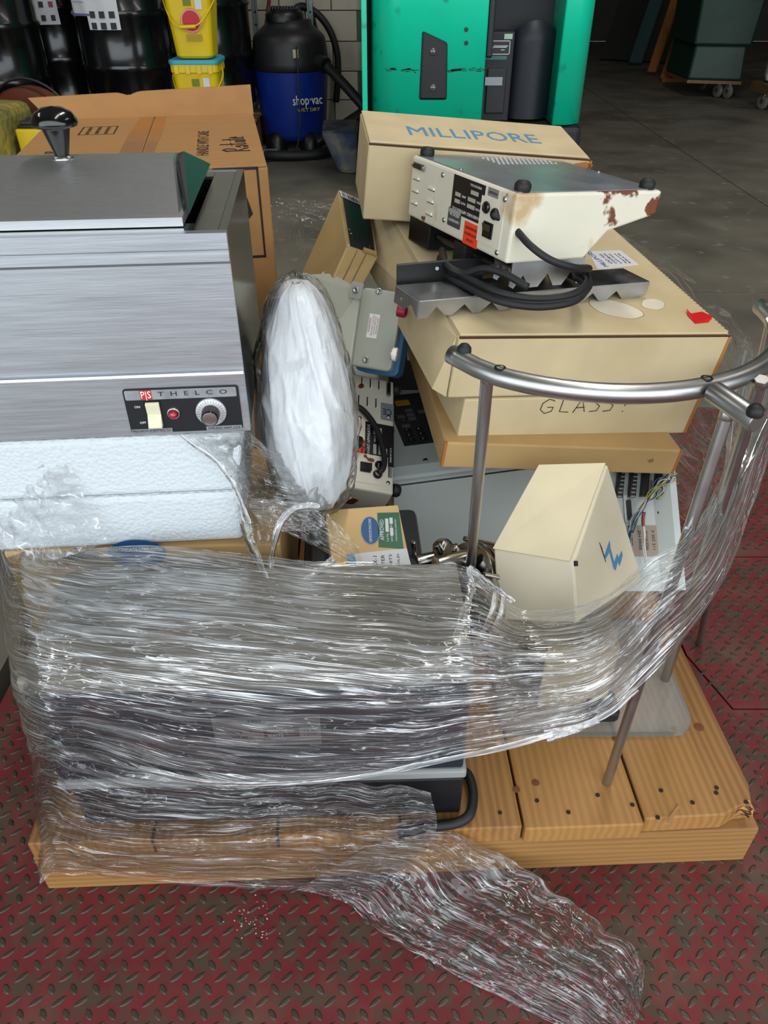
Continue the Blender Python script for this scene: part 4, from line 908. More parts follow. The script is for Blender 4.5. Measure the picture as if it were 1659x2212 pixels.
# the glass box hangs directly below the big one
gl_loc = mp_.m @ V((.012, -.012, -.0845)); gp_ = Pose(gl_loc, (5.413, 4.88, 12.0), (.425, .57, .082))
t = pose_thing('glass_box', 'flat cream box with GLASS handwritten on its front, second in the stack', 'box', gp_)
MB().box(-.2125, .2125, -.285, .285, 0, .0815).build('tray', CREAM, t, bevel=.003)
MB().box(.2075, .2131, -.2857, -.281, .002, .079).build('corner_slit', TORN, t)
GL = [[(.026, .036), (.012, .042), (-.002, .030), (-.004, .012), (.008, .0), (.024, .006), (.026, .018), (.012, .018)], [(.046, .04), (.044, .004), (.066, .002)],
      [(.078, .0), (.092, .042), (.106, .002)], [(.083, .014), (.103, .016)], [(.142, .038), (.128, .042), (.122, .032), (.140, .018), (.136, .004), (.118, .002)], [(.176, .038), (.162, .042), (.156, .032), (.174, .018), (.170, .004), (.152, .002)],
      [(.206, .046), (.204, .016)], [(.202, .001), (.204, -.001)]]
q = gp_.on(1168, 893, 1, -.2852); strokes(t, [[(a_ * .73, b_ * .66) for a_, b_ in l] for l in GL], frame((q.x, -.2852, q.z), (1, 0, 0), (0, 0, 1)), .0007, INK)

lw = Pose((.2702, 1.3128, .4600), (2.6674, 6.3012, 6.63), (.4141, .4999, .050))
t = pose_thing('tan_box', 'darker tan flat box at the bottom of the cream box stack', 'box', lw)
x, y, z = lw.d.x / 2, lw.d.y / 2, lw.d.z
MB().box(-x, x, -y, y, 0, z).build('tray', TAN, t, bevel=.003)
MB().box(-x - .0006, -x + .004, -y - .0006, -y + .004, .002, z).build('corner_slit', TORN, t)
MB().box(x - .004, x + .0008, -y - .0006, -y + .004, .002, z).build('corner_slit', TORN, t)
q = lw.on(1405, 995, 1, -y); MB().prism([(-.006, 0), (0, -.005), (.007, -.001), (.003, .005)], lambda a_, b_: V((q.x + a_, -y - .0004, q.z + b_)), lambda a_, b_: V((q.x + a_, -y + .001, q.z + b_))).build('tear', mat('tear', '#8d6a3c', .9), t)

rp = Pose((.1525, 1.5514, .7530), (6.1994, 4.9477, 6.2109), (.4068, .1901, .1354))
t = flatbox('logo_box', 'cream box with large blue capital lettering on top, behind the upturned pump', rp, CREAM)
q0, q1 = rp.on(880, 283, 2, rp.d.z), rp.on(1162, 302, 2, rp.d.z)
xd_ = (q1 - q0); lettering(t, 'MILLIPORE', frame((q0 + q1) / 2, xd_, (-xd_.y, xd_.x, 0)), .052, MBLUE, xd_.length, .0004)
q = rp.on(1262, 350, 1, -rp.d.y / 2)
for (a_, b_, w_, h_) in ((.0, -.0, .018, .012), (.006, -.02, .010, .016), (-.006, -.03, .008, .02)):
    MB().prism([(-w_, 0), (-w_ * .3, -h_), (w_ * .7, -h_ * .6), (w_, 0), (w_ * .2, h_ * .4)], lambda u, v: V((q.x + a_ + u, -rp.d.y / 2 - .0006, q.z + b_ + v - .004)), lambda u, v: V((q.x + a_ + u, -rp.d.y / 2 + .0, q.z + b_ + v - .004))).build('torn_patch', TORN, t)

# ================================================================ syringe pumps
CRE = mat('chipped_cream_enamel', '#ddd6c2', .45, var=.04, vs=10, col2='#6e3a1c', s2=8, thr=(.615, .63), col3='#c0a27a', s3=11, thr3=(.60, .72), bump=.05, bs=60, detail=6)
CRE2 = mat('cream_enamel', '#d9d2c0', .45, var=.03, vs=8, col2='#6e3a1c', s2=26, thr=(.70, .71))
BOT = mat('dusty_steel_plate', '#8f9296', .3, .5, var=.12, vs=10, col2='#c4c9cf', s2=5, thr=(.58, .8), rv=.1)
OR = mat('fluorescent_orange', '#f2461c', .5); NPB = mat('nameplate_black', '#141518', .4)
def pump(p, name, label, cutu, feet=True, mt=None, under=True, ce=False):
    t = pose_thing(name, label, 'syringe pump', p); U, W, H = p.d; x0, y0 = -U / 2, -W / 2; mt = mt or CRE
    poly = [(0, 0), (.53, 0), (.665, .40), (1, .63), (1, .985), (0, .985)]
    if cutu: poly = [(0, 0), (1, 0), (1, .985), (0, .985)]
    MB().prism(poly, lambda u, w: V((x0 + u * U, y0, w * H)), lambda u, w: V((x0 + u * U, -y0, w * H))).build('housing', mt, t, bevel=.004, seg=2)
    bt = MB().box(x0 + .006, -x0 - .006, y0 + .006, -y0 - .006, H * .985, H).build('bottom_plate', BOT, t, bevel=.0008)
    for fx, fy in ((.07, .05), (.93, .05), (.07, .95), (.93, .95)):
        MB().lathe([(.0115, -.001), (.0125, .004), (.012, .009), (.0085, .0132), (.0001, .0145)], (x0 + fx * U, y0 + fy * W, H), n=20).build('rubber_foot', RUBBER, t)
    for fx, fy in ((.04, .55), (.96, .45), (.5, .96)): MB().lathe([(.0035, 0), (.003, .0018), (.0001, .0022)], (x0 + fx * U, y0 + fy * W, H), n=10).build('screw', STEEL_T, t)
    m = MB()
    for i in range(14):
        for j in range(8):
            m.cyl((x0 + U * .42 + i * .0092 + (.0046 if j % 2 else 0), y0 + W * .70 + j * .0085, H), (x0 + U * .42 + i * .0092 + (.0046 if j % 2 else 0), y0 + W * .70 + j * .0085, H + .0003), .0026, n=8)
    m.build('vent_holes', mat('vent_light', '#c9ccce', .5), bt, kind='stuff')
    # ---- rear panel (the -x face); a = along y, b = height
    def PN(a, b): return V((x0, y0 + a * W, b * H))
    FR = lambda a, b: frame(PN(a, b), (0, 1, 0), (0, 0, -1))            # print hangs upside down
    out = V((-1, 0, 0))
    cn = MB().box(x0 - .003, x0, y0 + W * .845, y0 + W * .975, H * .80, H * .90).build('port_shell', ALU, t, bevel=.001)
    MB().box(x0 - .0065, x0 - .003, y0 + W * .865, y0 + W * .955, H * .81, H * .89).build('port_socket', BLACK, cn, bevel=.002)
    for a_ in (.852, .968): MB().cyl(PN(a_, .85), PN(a_, .85) + out * .006, .0032, n=6).build('jack_screw', STEEL_T, cn)
    for c_ in range(2):
        for r_ in range(3):
            a_, b_ = (.935, .66) if c_ == 0 else (.76, .60)
            lv = MB().prism([(-.011, -.0022), (.011, -.0022), (.0095, .002), (-.0095, .002)], lambda u, v: PN(a_, b_ - r_ * .2) + V((0, u, v)), lambda u, v: PN(a_, b_ - r_ * .2) + V((-.0028, u * .9, v * .8 - .0008))).build('louvre', mt, t)
            MB().box(x0 - .0012, x0 - .0001, y0 + a_ * W - .0105, y0 + a_ * W + .0105, (b_ - r_ * .2) * H - .0042, (b_ - r_ * .2) * H - .0021).build('slot', BLACK, lv)
    for a_, b_ in ((.66, .86), (.60, .20), (.085, .86), (.085, .10)): MB().lathe([(.0042, 0), (.0038, .0016), (.0001, .0022)], PN(a_, b_), out, 12).build('screw', STEEL_T, t)
    np_ = plate('nameplate', NPB, t, frame(PN(.40, .66), (0, -1, 0), (0, 0, 1)), rect(-.046, .046, -.028, .028), .0006)
    fr = FR(.40, .66)
    lettering(np_, 'HARVARD APPARATUS', fr @ Matrix.Translation((0, .021, 0)), .005, PW, .08, .0008)
    for s_, x_, y_ in (('MODEL', -.034, .009), ('SERIAL', -.034, -.001), ('VOLTS', .010, .009), ('AMPS', .010, -.001), ('MADE IN U.S.A.', -.02, -.022)): lettering(np_, s_, fr @ Matrix.Translation((x_, y_, 0)), .0034, PW, None, .0008)
    for (xa0, xa1, ya0) in ((-.024, -.002, .006), (-.024, -.002, -.004), (.02, .036, .006), (.02, .036, -.004), (-.03, -.008, -.015)): plate('data_window', mat('window_silver', '#a9a698', .5), np_, fr @ Matrix.Translation((0, 0, .0007)), rect(xa0, xa1, ya0, ya0 + .006), .0003)
    if ce:
        c2_ = plate('ce_label', mat('ce_grey', '#85878a', .5), t, frame(PN(.70, .83), (0, -1, 0), (0, 0, 1)), rrect(-.02, .02, -.013, .013, .002), .0006)
        lettering(c2_, 'CE', frame(PN(.70, .83), (0, 0, 1), (0, 1, 0)) @ Matrix.Translation((0, 0, .0)) if False else frame(PN(.70, .83) + out * .001, (0, 0, -1), (0, -1, 0)), .014, INK, .018, .0)
    else:
        sp_ = plate('asset_plate', mat('asset_silver', '#55585c', .4, .4), t, frame(PN(.50, .30), (0, -1, 0), (0, 0, 1)), rrect(-.02, .02, -.014, .014, .002), .0006)
        lettering(sp_, 'MEDICAL', FR(.50, .35), .004, PW, .03, .001); lettering(sp_, 'UNIVERSITY', FR(.50, .26), .004, PW, .034, .001)
        plate('plate_band', mat('band_silver', '#b3b5b6', .4, .4), sp_, frame(PN(.50, .40) + out * .0007, (0, -1, 0), (0, 0, 1)), rect(-.018, .018, -.003, .003), .0003)
    cs = plate('caution_sticker', OR, t, frame(PN(.33, .17), (0, -1, 0), (0, 0, 1)), rect(-.021, .021, -.017, .017), .0005)
    for k, s_ in enumerate(('CAUTION', 'NOT FOR CLINICAL USE', 'ON HUMAN PATIENTS')): lettering(cs, s_, FR(.33, .17) @ Matrix.Translation((0, .009 - k * .009, 0)), .0042, INK, .034 if k else .02, .0008)
    pw = plate('power_plate', mt, t, frame(PN(.17, .48), (0, -1, 0), (0, 0, 1)), rect(-.032, .03, -.034, .032), .0012)
    MB().lathe([(.008, .001), (.009, .004), (.007, .0062), (.0001, .0062)], PN(.215, .66), out, 20).build('fuse_cap', BLACKG, t)
    MB().lathe([(.008, .001), (.0085, .005), (.006, .008)], PN(.135, .62), out, 20).build('cord_grommet', BLACK, t)
    sw_ = MB().box(x0 - .0035, x0 - .001, y0 + W * .14, y0 + W * .22, H * .24, H * .47).build('switch_bezel', BLACK, t, bevel=.0008)
    MB().prism([(0, 0), (.022, 0), (.022, .0045), (.011, .002), (0, .0015)], lambda a_, b_: PN(.15, .25) + V((-.0036 - b_, 0, a_ * .9)), lambda a_, b_: PN(.21, .25) + V((-.0036 - b_, 0, a_ * .9))).build('rocker', BLACKG, sw_)
    plate('select_label', mat('select_silver', '#8d8e88', .45, .3), t, frame(PN(.185, .885), (0, -1, 0), (0, 0, 1)), rect(-.014, .014, -.006, .006), .0006)
    lettering(t, 'VOLTAGE SELECT', FR(.185, .885), .0035, INK, .024, .001)
    return t
up_ = Pose((.236, 1.3199, .768), (-.7, 5.02, 26.26), (.2777, .3141, .0996))
t = pump(up_, 'syringe_pump', 'upturned cream syringe pump with rust patches and rubber feet on top', False)
# underside mechanism (hanging below because the pump lies upside down)
U, W, H = up_.d; x0, y0 = -U / 2, -W / 2
MB().prism([(0, 0), (.075, 0), (.075, -.036), (.055, -.046), (0, -.042)], lambda a_, b_: V((x0 + .004 + a_, -y0 - .075, b_)), lambda a_, b_: V((x0 + .004 + a_, -y0 - .002, b_))).build('end_block', BLACK, t, bevel=.002)
for xx, zz in ((.022, -.020), (.06, -.022)): MB().cyl((x0 + xx, -y0 - .08, zz), (x0 + xx, y0 + .06, zz), .0055, n=12).build('guide_rod', mat('rod_dark', '#55534f', .35, .9), t)
MB().box(x0 + .004, x0 + .085, -.035, .0, -.04, -.004).build('pusher_block', mat('black_crackle', '#121213', .7, bump=.8, bs=260, bdist=.002), t, bevel=.003)
# toothed syringe cradle
m = MB(); q = []
xs0, xs1 = x0 + .02, x0 + .16; n = 3
pol = [(xs0, 0), (xs0, -.038)]
for k in range(n):
    w_ = (xs1 - xs0) / n; a_ = xs0 + k * w_; pol += [(a_ + w_ * .18, -.042), (a_ + w_ * .5, -.022), (a_ + w_ * .82, -.042)]
pol += [(xs1, -.038), (xs1, 0)]
for yy in (y0 + .010, y0 + .055):
    m.prism(pol, lambda u, v: V((u, yy, v)), lambda u, v: V((u, yy + .003, v)))
m.box(xs0, xs1, y0 + .013, y0 + .055, -.012, -.009)
m.build('syringe_cradle', ALU, t)
# cord: leaves the grommet, runs along the body and coils beneath
g0 = up_.m @ V((x0 - .008, y0 + .135 * W, .62 * H))
MB().tube(cr([g0, at(1100, 482, y=1.145), at(1145, 530, y=1.10), at(1190, 562, y=1.085), at(1240, 578, y=1.09), at(1272, 580, y=1.13), at(1258, 590, y=1.19)], 8), .0056, 8).build('power_cord', RUBBER, t, True)
m = MB()
for (dx_, dy_, k_) in ((0, 0, 1.0), (3, 9, .98), (-4, 18, 1.02)):
    pts = [(955, 545, 1.25), (962, 572, 1.19), (1010, 600, 1.14), (1080, 632, 1.09), (1160, 645, 1.075), (1235, 636, 1.085), (1268, 612, 1.12), (1262, 590, 1.18), (1215, 575, 1.24)]
    pts = [(a_ + dx_, b_ + dy_ * (.6 if i_ in (0, 8) else 1), c_) for i_, (a_, b_, c_) in enumerate(pts)]
    m.tube(cr([at(a_, b_, y=c_ - .006 * (k_ > 1)) for a_, b_, c_ in pts], 8), .0056, 8)
m.tube(cr([at(955, 540, y=1.25), at(963, 570, y=1.175), at(1000, 590, y=1.15), at(1045, 580, y=1.13), at(1090, 592, y=1.11), at(1140, 620, y=1.085)], 8), .0056, 8)
m.tube(cr([at(950, 560, y=1.24), at(975, 590, y=1.17), at(1030, 588, y=1.14), at(1080, 575, y=1.12)], 8), .0056, 8)
m.build('cord_coil', RUBBER, t, True)

# second pump standing on edge in the heap
p2_ = Pose((-.1125, 1.4641, .2161), (123.4459, 60.3502, 126.6362), (.27, .30, .0999))
KS = .86; cam_p = V((0, 0, CAM_H))       # its distance: nearer than the console
sh = Pose(cam_p + (p2_.m @ V((-.135 + .05, 0, 0)) - cam_p) * KS, (123.4459, 60.3502, 126.6362), (.10 * KS, .30 * KS, .0999 * KS))
t = pump(sh, 'syringe_pump', 'second cream syringe pump standing on edge with its back panel upward', True, mt=CRE2, ce=True)
g2 = sh.m @ V((-sh.d.x / 2 - .008, -sh.d.y / 2 + .135 * sh.d.y, .62 * sh.d.z))
MB().tube(cr([g2, *[at(a_, b_, y=(sh.m @ sh.on(a_, b_, 0, -sh.d.x / 2)).y - .012) for a_, b_ in ((828, 1010), (830, 985), (815, 930), (788, 890), (758, 870))]], 8), .0055, 8).build('power_cord', RUBBER, t, True)
pg = thing('mains_plug', 'black mains plug with two blades lying over the orange sticker', 'plug', at(760, 955, y=1.15))
_pd = (sh.m @ sh.on(770, 955, 0, -sh.d.x / 2)).y; a_, b_ = at(740, 942, y=_pd - .03), at(776, 957, y=_pd - .02)
MB().cyl(a_, b_, .011, .0125, 12).build('plug_body', BLACK, pg, True)
for dz_ in (-.006, .006):
    c_ = b_ + V((0, 0, dz_)); bar(c_, c_ + (b_ - a_).normalized() * .018, .0028, .0009).build('blade', ALU, pg, True)

# ================================================================ loose aluminium rack under the pump
def TW(px, py, h): return mp_.m @ (mp_.on(px, py, 2, mp_.d.z) + V((0, 0, h)))
ra, rb, rc, rd = TW(900, 690, .029), TW(1392, 641, .026), TW(1335, 612, .026), TW(852, 656, .029)
rk = thing('syringe_rack', 'loose aluminium rack with a saw-tooth notched edge lying on the cream box', 'rack', (ra + rb) / 2 - V((0, 0, .03)))
up3 = mp_.m.to_3x3() @ V((0, 0, 1)); nn = up3 * .0016
MB().hexa([rd, ra, rb, rc, rd + nn, ra + nn, rb + nn, rc + nn]).build('top_plate', mat('rack_alu', '#a6a8aa', .3, 1, var=.2, vs=14, rv=.14), rk, True, weld=True)
L_ = (rb - ra).length; xd_ = (rb - ra).normalized(); fr = frame(ra, xd_, up3); hT = .026
pol = [(0, 0), (0, -hT - .002)]; n = 9; w_ = L_ / n
pol += [(w_ * .35, -hT - .001)]
for k in range(n):
    a_ = w_ * (k + .62)
    if a_ + w_ * .45 > L_ - .003: break
    pol += [(a_, -.010), (a_ + w_ * .36, -hT), (a_ + w_ * .62, -hT)]
pol += [(L_, -.022), (L_, 0)]
MB().prism(pol, lambda u, v: fr @ V((u, v, 0)), lambda u, v: fr @ V((u, v, .0016))).build('notched_flange', ALU, rk, True)
e0_, e1_ = rd, ra; fr = frame(rd, (ra - rd), up3); le = (ra - rd).length
MB().prism([(0, 0), (0, -.026), (le * .45, -.026), (le * .72, -.012), (le, -.026), (le, 0)], lambda u, v: fr @ V((u, v, 0)), lambda u, v: fr @ V((u, v, .0016))).build('end_flange', ALU, rk, True)
kb0, kb1 = rd + V((0, .012, -.024)), TW(1040, 630, .004); hh_ = V((0, 0, .052)); tt_ = V((0, .006, 0))
bk = MB().hexa([kb0, kb1, kb1 + tt_, kb0 + tt_, kb0 + hh_, kb1 + hh_, kb1 + hh_ + tt_, kb0 + hh_ + tt_]).build('black_bar', BLACK, rk, True, bevel=.0015)
q = kb0.lerp(kb1, .45) + V((0, -.0002, .042)); MB().cyl(q, q + V((0, -.003, 0)), .003, n=10).build('bar_screw', ALU, bk, True)
for px_ in (915, 862):
    q = (ra.lerp(rb, .03) if px_ > 900 else rd.lerp(ra, .3)) - up3 * .013; MB().cyl(q + V((0, .002, 0)), q + V((0, -.0012, 0)), .0026, n=8).build('rivet', STEEL_T, rk, True)
# ================================================================ instruments in the middle of the heap
BEI = mat('spattered_beige', '#a58a5c', .5, var=.05, vs=10, col2='#e2ddd2', s2=55, thr=(.70, .73))
bA, bB, bC, bD, bE, bF = at(731, 408, y=1.62), at(650, 592, y=1.44), at(719, 600, y=1.33), at(749, 533, y=1.37), at(817, 556, y=1.40), at(772, 640, y=1.33)
bG = at(800, 440, y=1.64); bH = bB + (bF - bC) * .9
t = thing('beige_instrument', 'tilted beige plastic instrument spattered with white, left of the cream box', 'instrument', bB)
MB().hexa([bC, bF, bH, bB, bD, bE, bG, bA]).build('case', BEI, t, True, bevel=.003)
n_ = (bE - bD).cross(bA - bD).normalized()
ins = [bD.lerp(bE, .12).lerp(bA, .03), bD.lerp(bE, .9).lerp(bG, .03), bG.lerp(bA, .1).lerp(bE, .1), bA.lerp(bG, .1).lerp(bD, .03)]
MB().hexa([q - n_ * .002 for q in ins] + [q + n_ * .0015 for q in ins]).build('black_top', mat('black_spatter', '#101416', .45, col2='#c9c9c6', s2=90, thr=(.70, .72)), t, True)
c_ = bA.lerp(bG, .35).lerp(bD, .10) + n_ * .0022; fr = frame(c_, (bG - bA), (bA - bD))
bl = plate('barcode_label', PAPER, t, fr, rect(-.022, .022, -.012, .012), .0004, True)
m = MB()
for k in range(9): m.prism(rect(-.018 + k * .004, -.018 + k * .004 + random.choice((.0012, .002, .0026)), -.009, .009), lambda a, b: fr @ V((a, b, .0004)), lambda a, b: fr @ V((a, b, .0006)))
m.build('bars', INK, bl, True)
for k in (.33, .62):
    a_, b_ = bC.lerp(bF, k), bD.lerp(bE, k); MB().tube([a_, b_], .0008, 5).build('panel_seam', mat('beige_seam', '#6f5c3b', .7), t, True)
MB().hexa([bD.lerp(bE, .5), bD.lerp(bE, .92), bD.lerp(bE, .92) + (bA - bD) * .04, bD.lerp(bE, .5) + (bA - bD) * .04] + [q + n_ * .006 for q in (bD.lerp(bE, .5), bD.lerp(bE, .92), bD.lerp(bE, .92) + (bA - bD) * .04, bD.lerp(bE, .5) + (bA - bD) * .04)]).build('latch', BEI, t, True, bevel=.001)

# grey sloped cover behind the foam bundle
GREYC = mat('grey_green_enamel', '#a9aa9c', .5, var=.03, vs=6)
t = thing('grey_cover_box', 'grey-green enamelled cover with a sloping top behind the white foam bundle', 'instrument', at(700, 760, y=1.25))
gq = [at(600, 612, y=1.36), at(668, 592, y=1.36), at(716, 590, y=1.35), at(781, 626, y=1.27), at(757, 795, y=1.17), at(650, 810, y=1.17)]
MB().prism([(i,) for i in range(6)], lambda i: gq[i] + V((0, .10, -.05)), lambda i: gq[i]).build('cover', GREYC, t, True, bevel=.004)
q = at(771, 631, y=1.268); fr = frame(q + V((0, -.002, .004)), (1, -.6, 0), (0, .5, 1))
plate('lug', GREYC, t, fr, rrect(-.012, .012, -.014, .014, .005), .003, True)
MB().lathe([(.006, .003), (.0055, .005), (.0035, .0052), (.0035, .004), (.0001, .004)], q + V((0, -.003, .004)), fr.to_3x3() @ V((0, 0, 1)), 14).build('screw', STEEL_T, t, True)

# blue and grey junction box
BLU = mat('blue_enamel', '#1d618c', .45, var=.04, vs=8)
jb = Pose((.0014, 1.3216, .585), (60.26, 2.66, -15.36), (.0723, .1367, .0662))
t = pose_thing('junction_box', 'blue junction box with a grey lid and a red WARNING label', 'junction box', jb)
MB().prism(rrect(-.036, .046, -.076, .069, .012), lambda x, y: V((x, y, -.01)), lambda x, y: V((x, y, .040))).build('blue_body', BLU, t, bevel=.002)
lo = MB().prism(rrect(-.040, .037, -.070, .069, .010), lambda x, y: V((x, y, .0405)), lambda x, y: V((x, y, .0665))).build('grey_lid', GREYC, t, bevel=.004, seg=3)
for px_, py_ in ((818, 629), (790, 777)):
    q = jb.on(px_, py_, 2, .067); MB().lathe([(.006, 0), (.0055, .002), (.0038, .0022), (.0038, .001), (.0001, .001)], (q.x, q.y, .0665), n=14).build('lid_screw', STEEL_T, lo)
q = jb.on(806, 703, 2, .067); fr = frame((q.x, q.y, .0666), (0, 1, 0), (-1, 0, 0)); wl = plate('warning_label', WHITE_P, lo, fr, rect(-.022, .020, -.0095, .0095), .0004)
RP = mat('print_red2', '#b03030', .6); lettering(wl, 'WARNING', fr @ Matrix.Translation((0, .0065, 0)), .0042, RP, .026, .0006)
for k, s_ in enumerate(('DISCONNECT ELECTRIC', 'POWER BEFORE', 'REMOVING COVER')): lettering(wl, s_, fr @ Matrix.Translation((0, .001 - k * .0042, 0)), .0026, RP, .036 - k * .004, .0006)
q = jb.on(851, 765, 0, .048); MB().lathe([(.011, -.002), (.011, .008), (.0095, .010), (.005, .0102), (.004, .005), (.0001, .005)], (.046, q.y, q.z), (1, 0, 0), 18).build('conduit_plug', mat('plug_nickel', '#b8aca0', .35, .6), t)
MB().lathe([(.0112, .0), (.0116, .007), (.0112, .0075)], (.046, q.y, q.z), (1, 0, 0), 18).build('thread_tape', WHITE_P, t)
q = jb.on(866, 672, 0, .048); MB().lathe([(.010, -.004), (.0105, .009), (.008, .012), (.006, .008), (.0001, .008)], (.046, q.y, q.z), (1, 0, 0), 18).build('red_cap', mat('cap_red', '#8e1230', .45), t)
MB().tube(cr([at(880, 690, y=1.36), at(885, 740, y=1.36), at(905, 770, y=1.34), at(920, 780, y=1.36)], 6), .006, 8).build('grey_lead', mat('lead_grey', '#6a6a66', .5), t, True)
t = thing('bracket_module', 'small pale terminal bracket in the dark gap beside the junction box', 'module', at(903, 770, y=1.5))
q = at(900, 768, y=1.5); MB().box(q.x - .02, q.x + .03, 1.5, 1.53, q.z - .012, q.z + .014).build('bracket', GREYL, t, True, bevel=.001)
MB().cyl((q.x + .015, 1.4995, q.z), (q.x + .015, 1.498, q.z), .0035, n=10).build('hole', BLACK, t, True)
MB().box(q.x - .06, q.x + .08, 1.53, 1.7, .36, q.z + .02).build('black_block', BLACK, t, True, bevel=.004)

# grey console with membrane keypad
kq = Pose((.0195, 1.215, .1275), (0, 0, 13.0))
t = pose_thing('console', 'large light grey console with a dark membrane keypad under the tan box', 'instrument', kq)
GRE = mat('console_grey', '#c2cac5', .5, var=.02, vs=6)
pr = [(y_ * 1.12, z_) for y_, z_ in [(0, 0), (0, .268), (.006, .274), (.012, .276), (.012, .282), (.03, .292), (.075, .296), (.28, .318), (.285, .33), (.40, .334), (.40, 0)]]
KZ = -.084
pr = [(y_, max(0, z_ + KZ) if z_ > 0 else 0) for y_, z_ in pr]
MB().prism(pr, lambda y, z: V((0, y, z)), lambda y, z: V((.46, y, z)), False).build('housing', GRE, t, bevel=.0015)
MB().box(.0, .46, -.0012, .002, .2695 + KZ, .2712 + KZ).build('seam', mat('seam_dark', '#4c504e', .7), t)
sl = math.atan2(.318 - .296, .205 * 1.12)
yk = V((0, math.cos(sl), math.sin(sl)))
o_ = V((.004, .078, .2964)); 
q = kq.on(873, 960, 2, .300 + KZ); q1 = kq.on(945, 938, 2, .300 + KZ); q2 = kq.on(858, 845, 2, .315 + KZ)
kx0 = max(.006, q.x); fr = frame((kx0, .098, .2973 + KZ), (1, 0, 0), yk); KP = mat('keypad_black', '#2c2e31', .5, col2='#8a8c8c', s2=130, thr=(.72, .74))
kp_ = plate('keypad', KP, t, fr, rect(0, .16, .0, .188), .0008)
plate('stop_key', mat('key_yellow', '#b8901c', .5), kp_, fr @ Matrix.Translation((0, 0, .0008)), rrect(.018, .05, .145, .165, .003), .0005)
KG = mat('key_grey', '#5b5e60', .5); KD = mat('key_black', '#191a1c', .4); KB = mat('key_blue', '#2f62a8', .5)
for (x_, y_) in ((.032, .118), (.032, .102), (.032, .086), (.060, .108), (.010, .098), (.012, .062)): plate('grey_key', KG, kp_, fr @ Matrix.Translation((0, 0, .0008)), rrect(x_, x_ + .017, y_, y_ + .012, .0015), .0005)
for r_ in range(3):
    for c_ in range(5):
        x_, y_ = .012 + c_ * .026, .046 - r_ * .018; ky = plate('key', KD, kp_, fr @ Matrix.Translation((0, 0, .0008)), rrect(x_, x_ + .017, y_, y_ + .012, .0015), .0005)
        lettering(ky, '789/ 456X 123- 0.EC+'.replace(' ', '')[r_ * 4 + c_] if r_ * 4 + c_ < 16 else '=', fr @ Matrix.Translation((x_ + .006, y_ + .007, .0013)), .005, PW, None, .0002)
        if c_ == 2 and r_ > 0: plate('blue_line', KB, ky, fr @ Matrix.Translation((0, 0, .0013)), rect(x_, x_ + .017, y_ - .003, y_ - .0005), .0003)
MB().prism([(-.006, -.004), (.006, -.004), (.004, .004), (-.002, .002)], lambda a, b: V((.075 + a, .045 + b, .2945 + KZ)), lambda a, b: V((.075 + a, .045 + b, .2948 + KZ))).build('scuff', INK, t)

# opened chassis with terminal strips and a bundle of wires
tq = [at(1322, 1012, y=1.13), at(1455, 1012, y=1.13), at(1423, 1215, y=1.00), at(1345, 1225, y=1.00)]
xd_ = (tq[1] - tq[0]).normalized(); yd_ = (tq[1] - tq[2])
TF = frame(tq[2], xd_, yd_); TI = TF.inverted()
t = thing('terminal_chassis', 'light grey chassis back panel with black terminal strips and loose wires', 'chassis', tq[2] - V((0, 0, .1)))
def TP(px, py):
    o = TI @ V((0, 0, CAM_H)); d = TI.to_3x3() @ ray(px, py); return o + d * (-o.z / d.z)
plate('panel', GREYL, t, TF, rect(-.12, .0, -.05, .20), -.004, True)
plate('side_flange', GREYL, t, frame(TF @ V((.0, 0, 0)), TF.to_3x3() @ V((1, 0, .55)), TF.to_3x3() @ V((0, 1, 0))), rect(.0, .030, -.05, .20), -.003, True)
plate('bright_edge', mat('chassis_edge', '#c3c8c6', .45), t, frame(TF @ V((.026, 0, .0145)), TF.to_3x3() @ V((1, 0, -.1)), TF.to_3x3() @ V((0, 1, 0))), rect(.0, .012, -.05, .20), -.003, True)
for k, (xt, yt, xb_, yb_2) in enumerate(((1346, 1018, 1334, 1070), (1372, 1018, 1362, 1070), (1398, 1020, 1388, 1068), (1425, 1022, 1418, 1050))):
    a_, b_ = TP(xt, yt), TP(xb_, yb_2); fr = TF @ frame((a_ + b_) / 2, (a_ - b_).cross(V((0, 0, 1))) if False else (1, 0, 0), (0, 1, 0)); hl = (a_ - b_).length / 2 + .004
    sx_ = (a_.x - b_.x) / (2 * hl)
    s_ = MB().hexa([fr @ V(q) for q in ((-.007 - sx_ * hl, -hl, 0), (.007 - sx_ * hl, -hl, 0), (.007 + sx_ * hl, hl + .02, 0), (-.007 + sx_ * hl, hl + .02, 0), (-.006 - sx_ * hl, -hl, .011), (.006 - sx_ * hl, -hl, .011), (.006 + sx_ * hl, hl + .02, .011), (-.006 + sx_ * hl, hl + .02, .011))]).build('terminal_strip', BLACK, t, True, bevel=.0008)
    if k < 2:
        for j in range(8):
            f_ = j / 7.5 * 2 - 1; c_ = fr @ V((sx_ * hl * f_, hl * f_, .0112)); MB().box(-.0035, .0035, -.0012, .0012, 0, .0004).build('contact', PLATE, s_, True); o_ = COL.objects[-1]; o_.matrix_basis = Matrix.Translation(c_) @ TF.to_3x3().to_4x4()
a_, b_ = TP(1361, 1080), TP(1351, 1120); fr = TF @ Matrix.Translation((a_ + b_) / 2)
dsb = plate('port_shell', ALU, t, fr, rrect(-.007, .007, -.026, .026, .004), .003, True)
plate('port_socket', BLACK, dsb, fr @ Matrix.Translation((.001, -.002, .003)), rrect(-.004, .004, -.018, .018, .002), .003, True)
q = TP(1424, 1108); MB().lathe([(.005, 0), (.004, .003), (.0001, .004)], TF @ q, TF.to_3x3() @ V((0, 0, 1)), 12).build('screw', mat('screw_dark', '#3c4044', .4, .6), t, True)
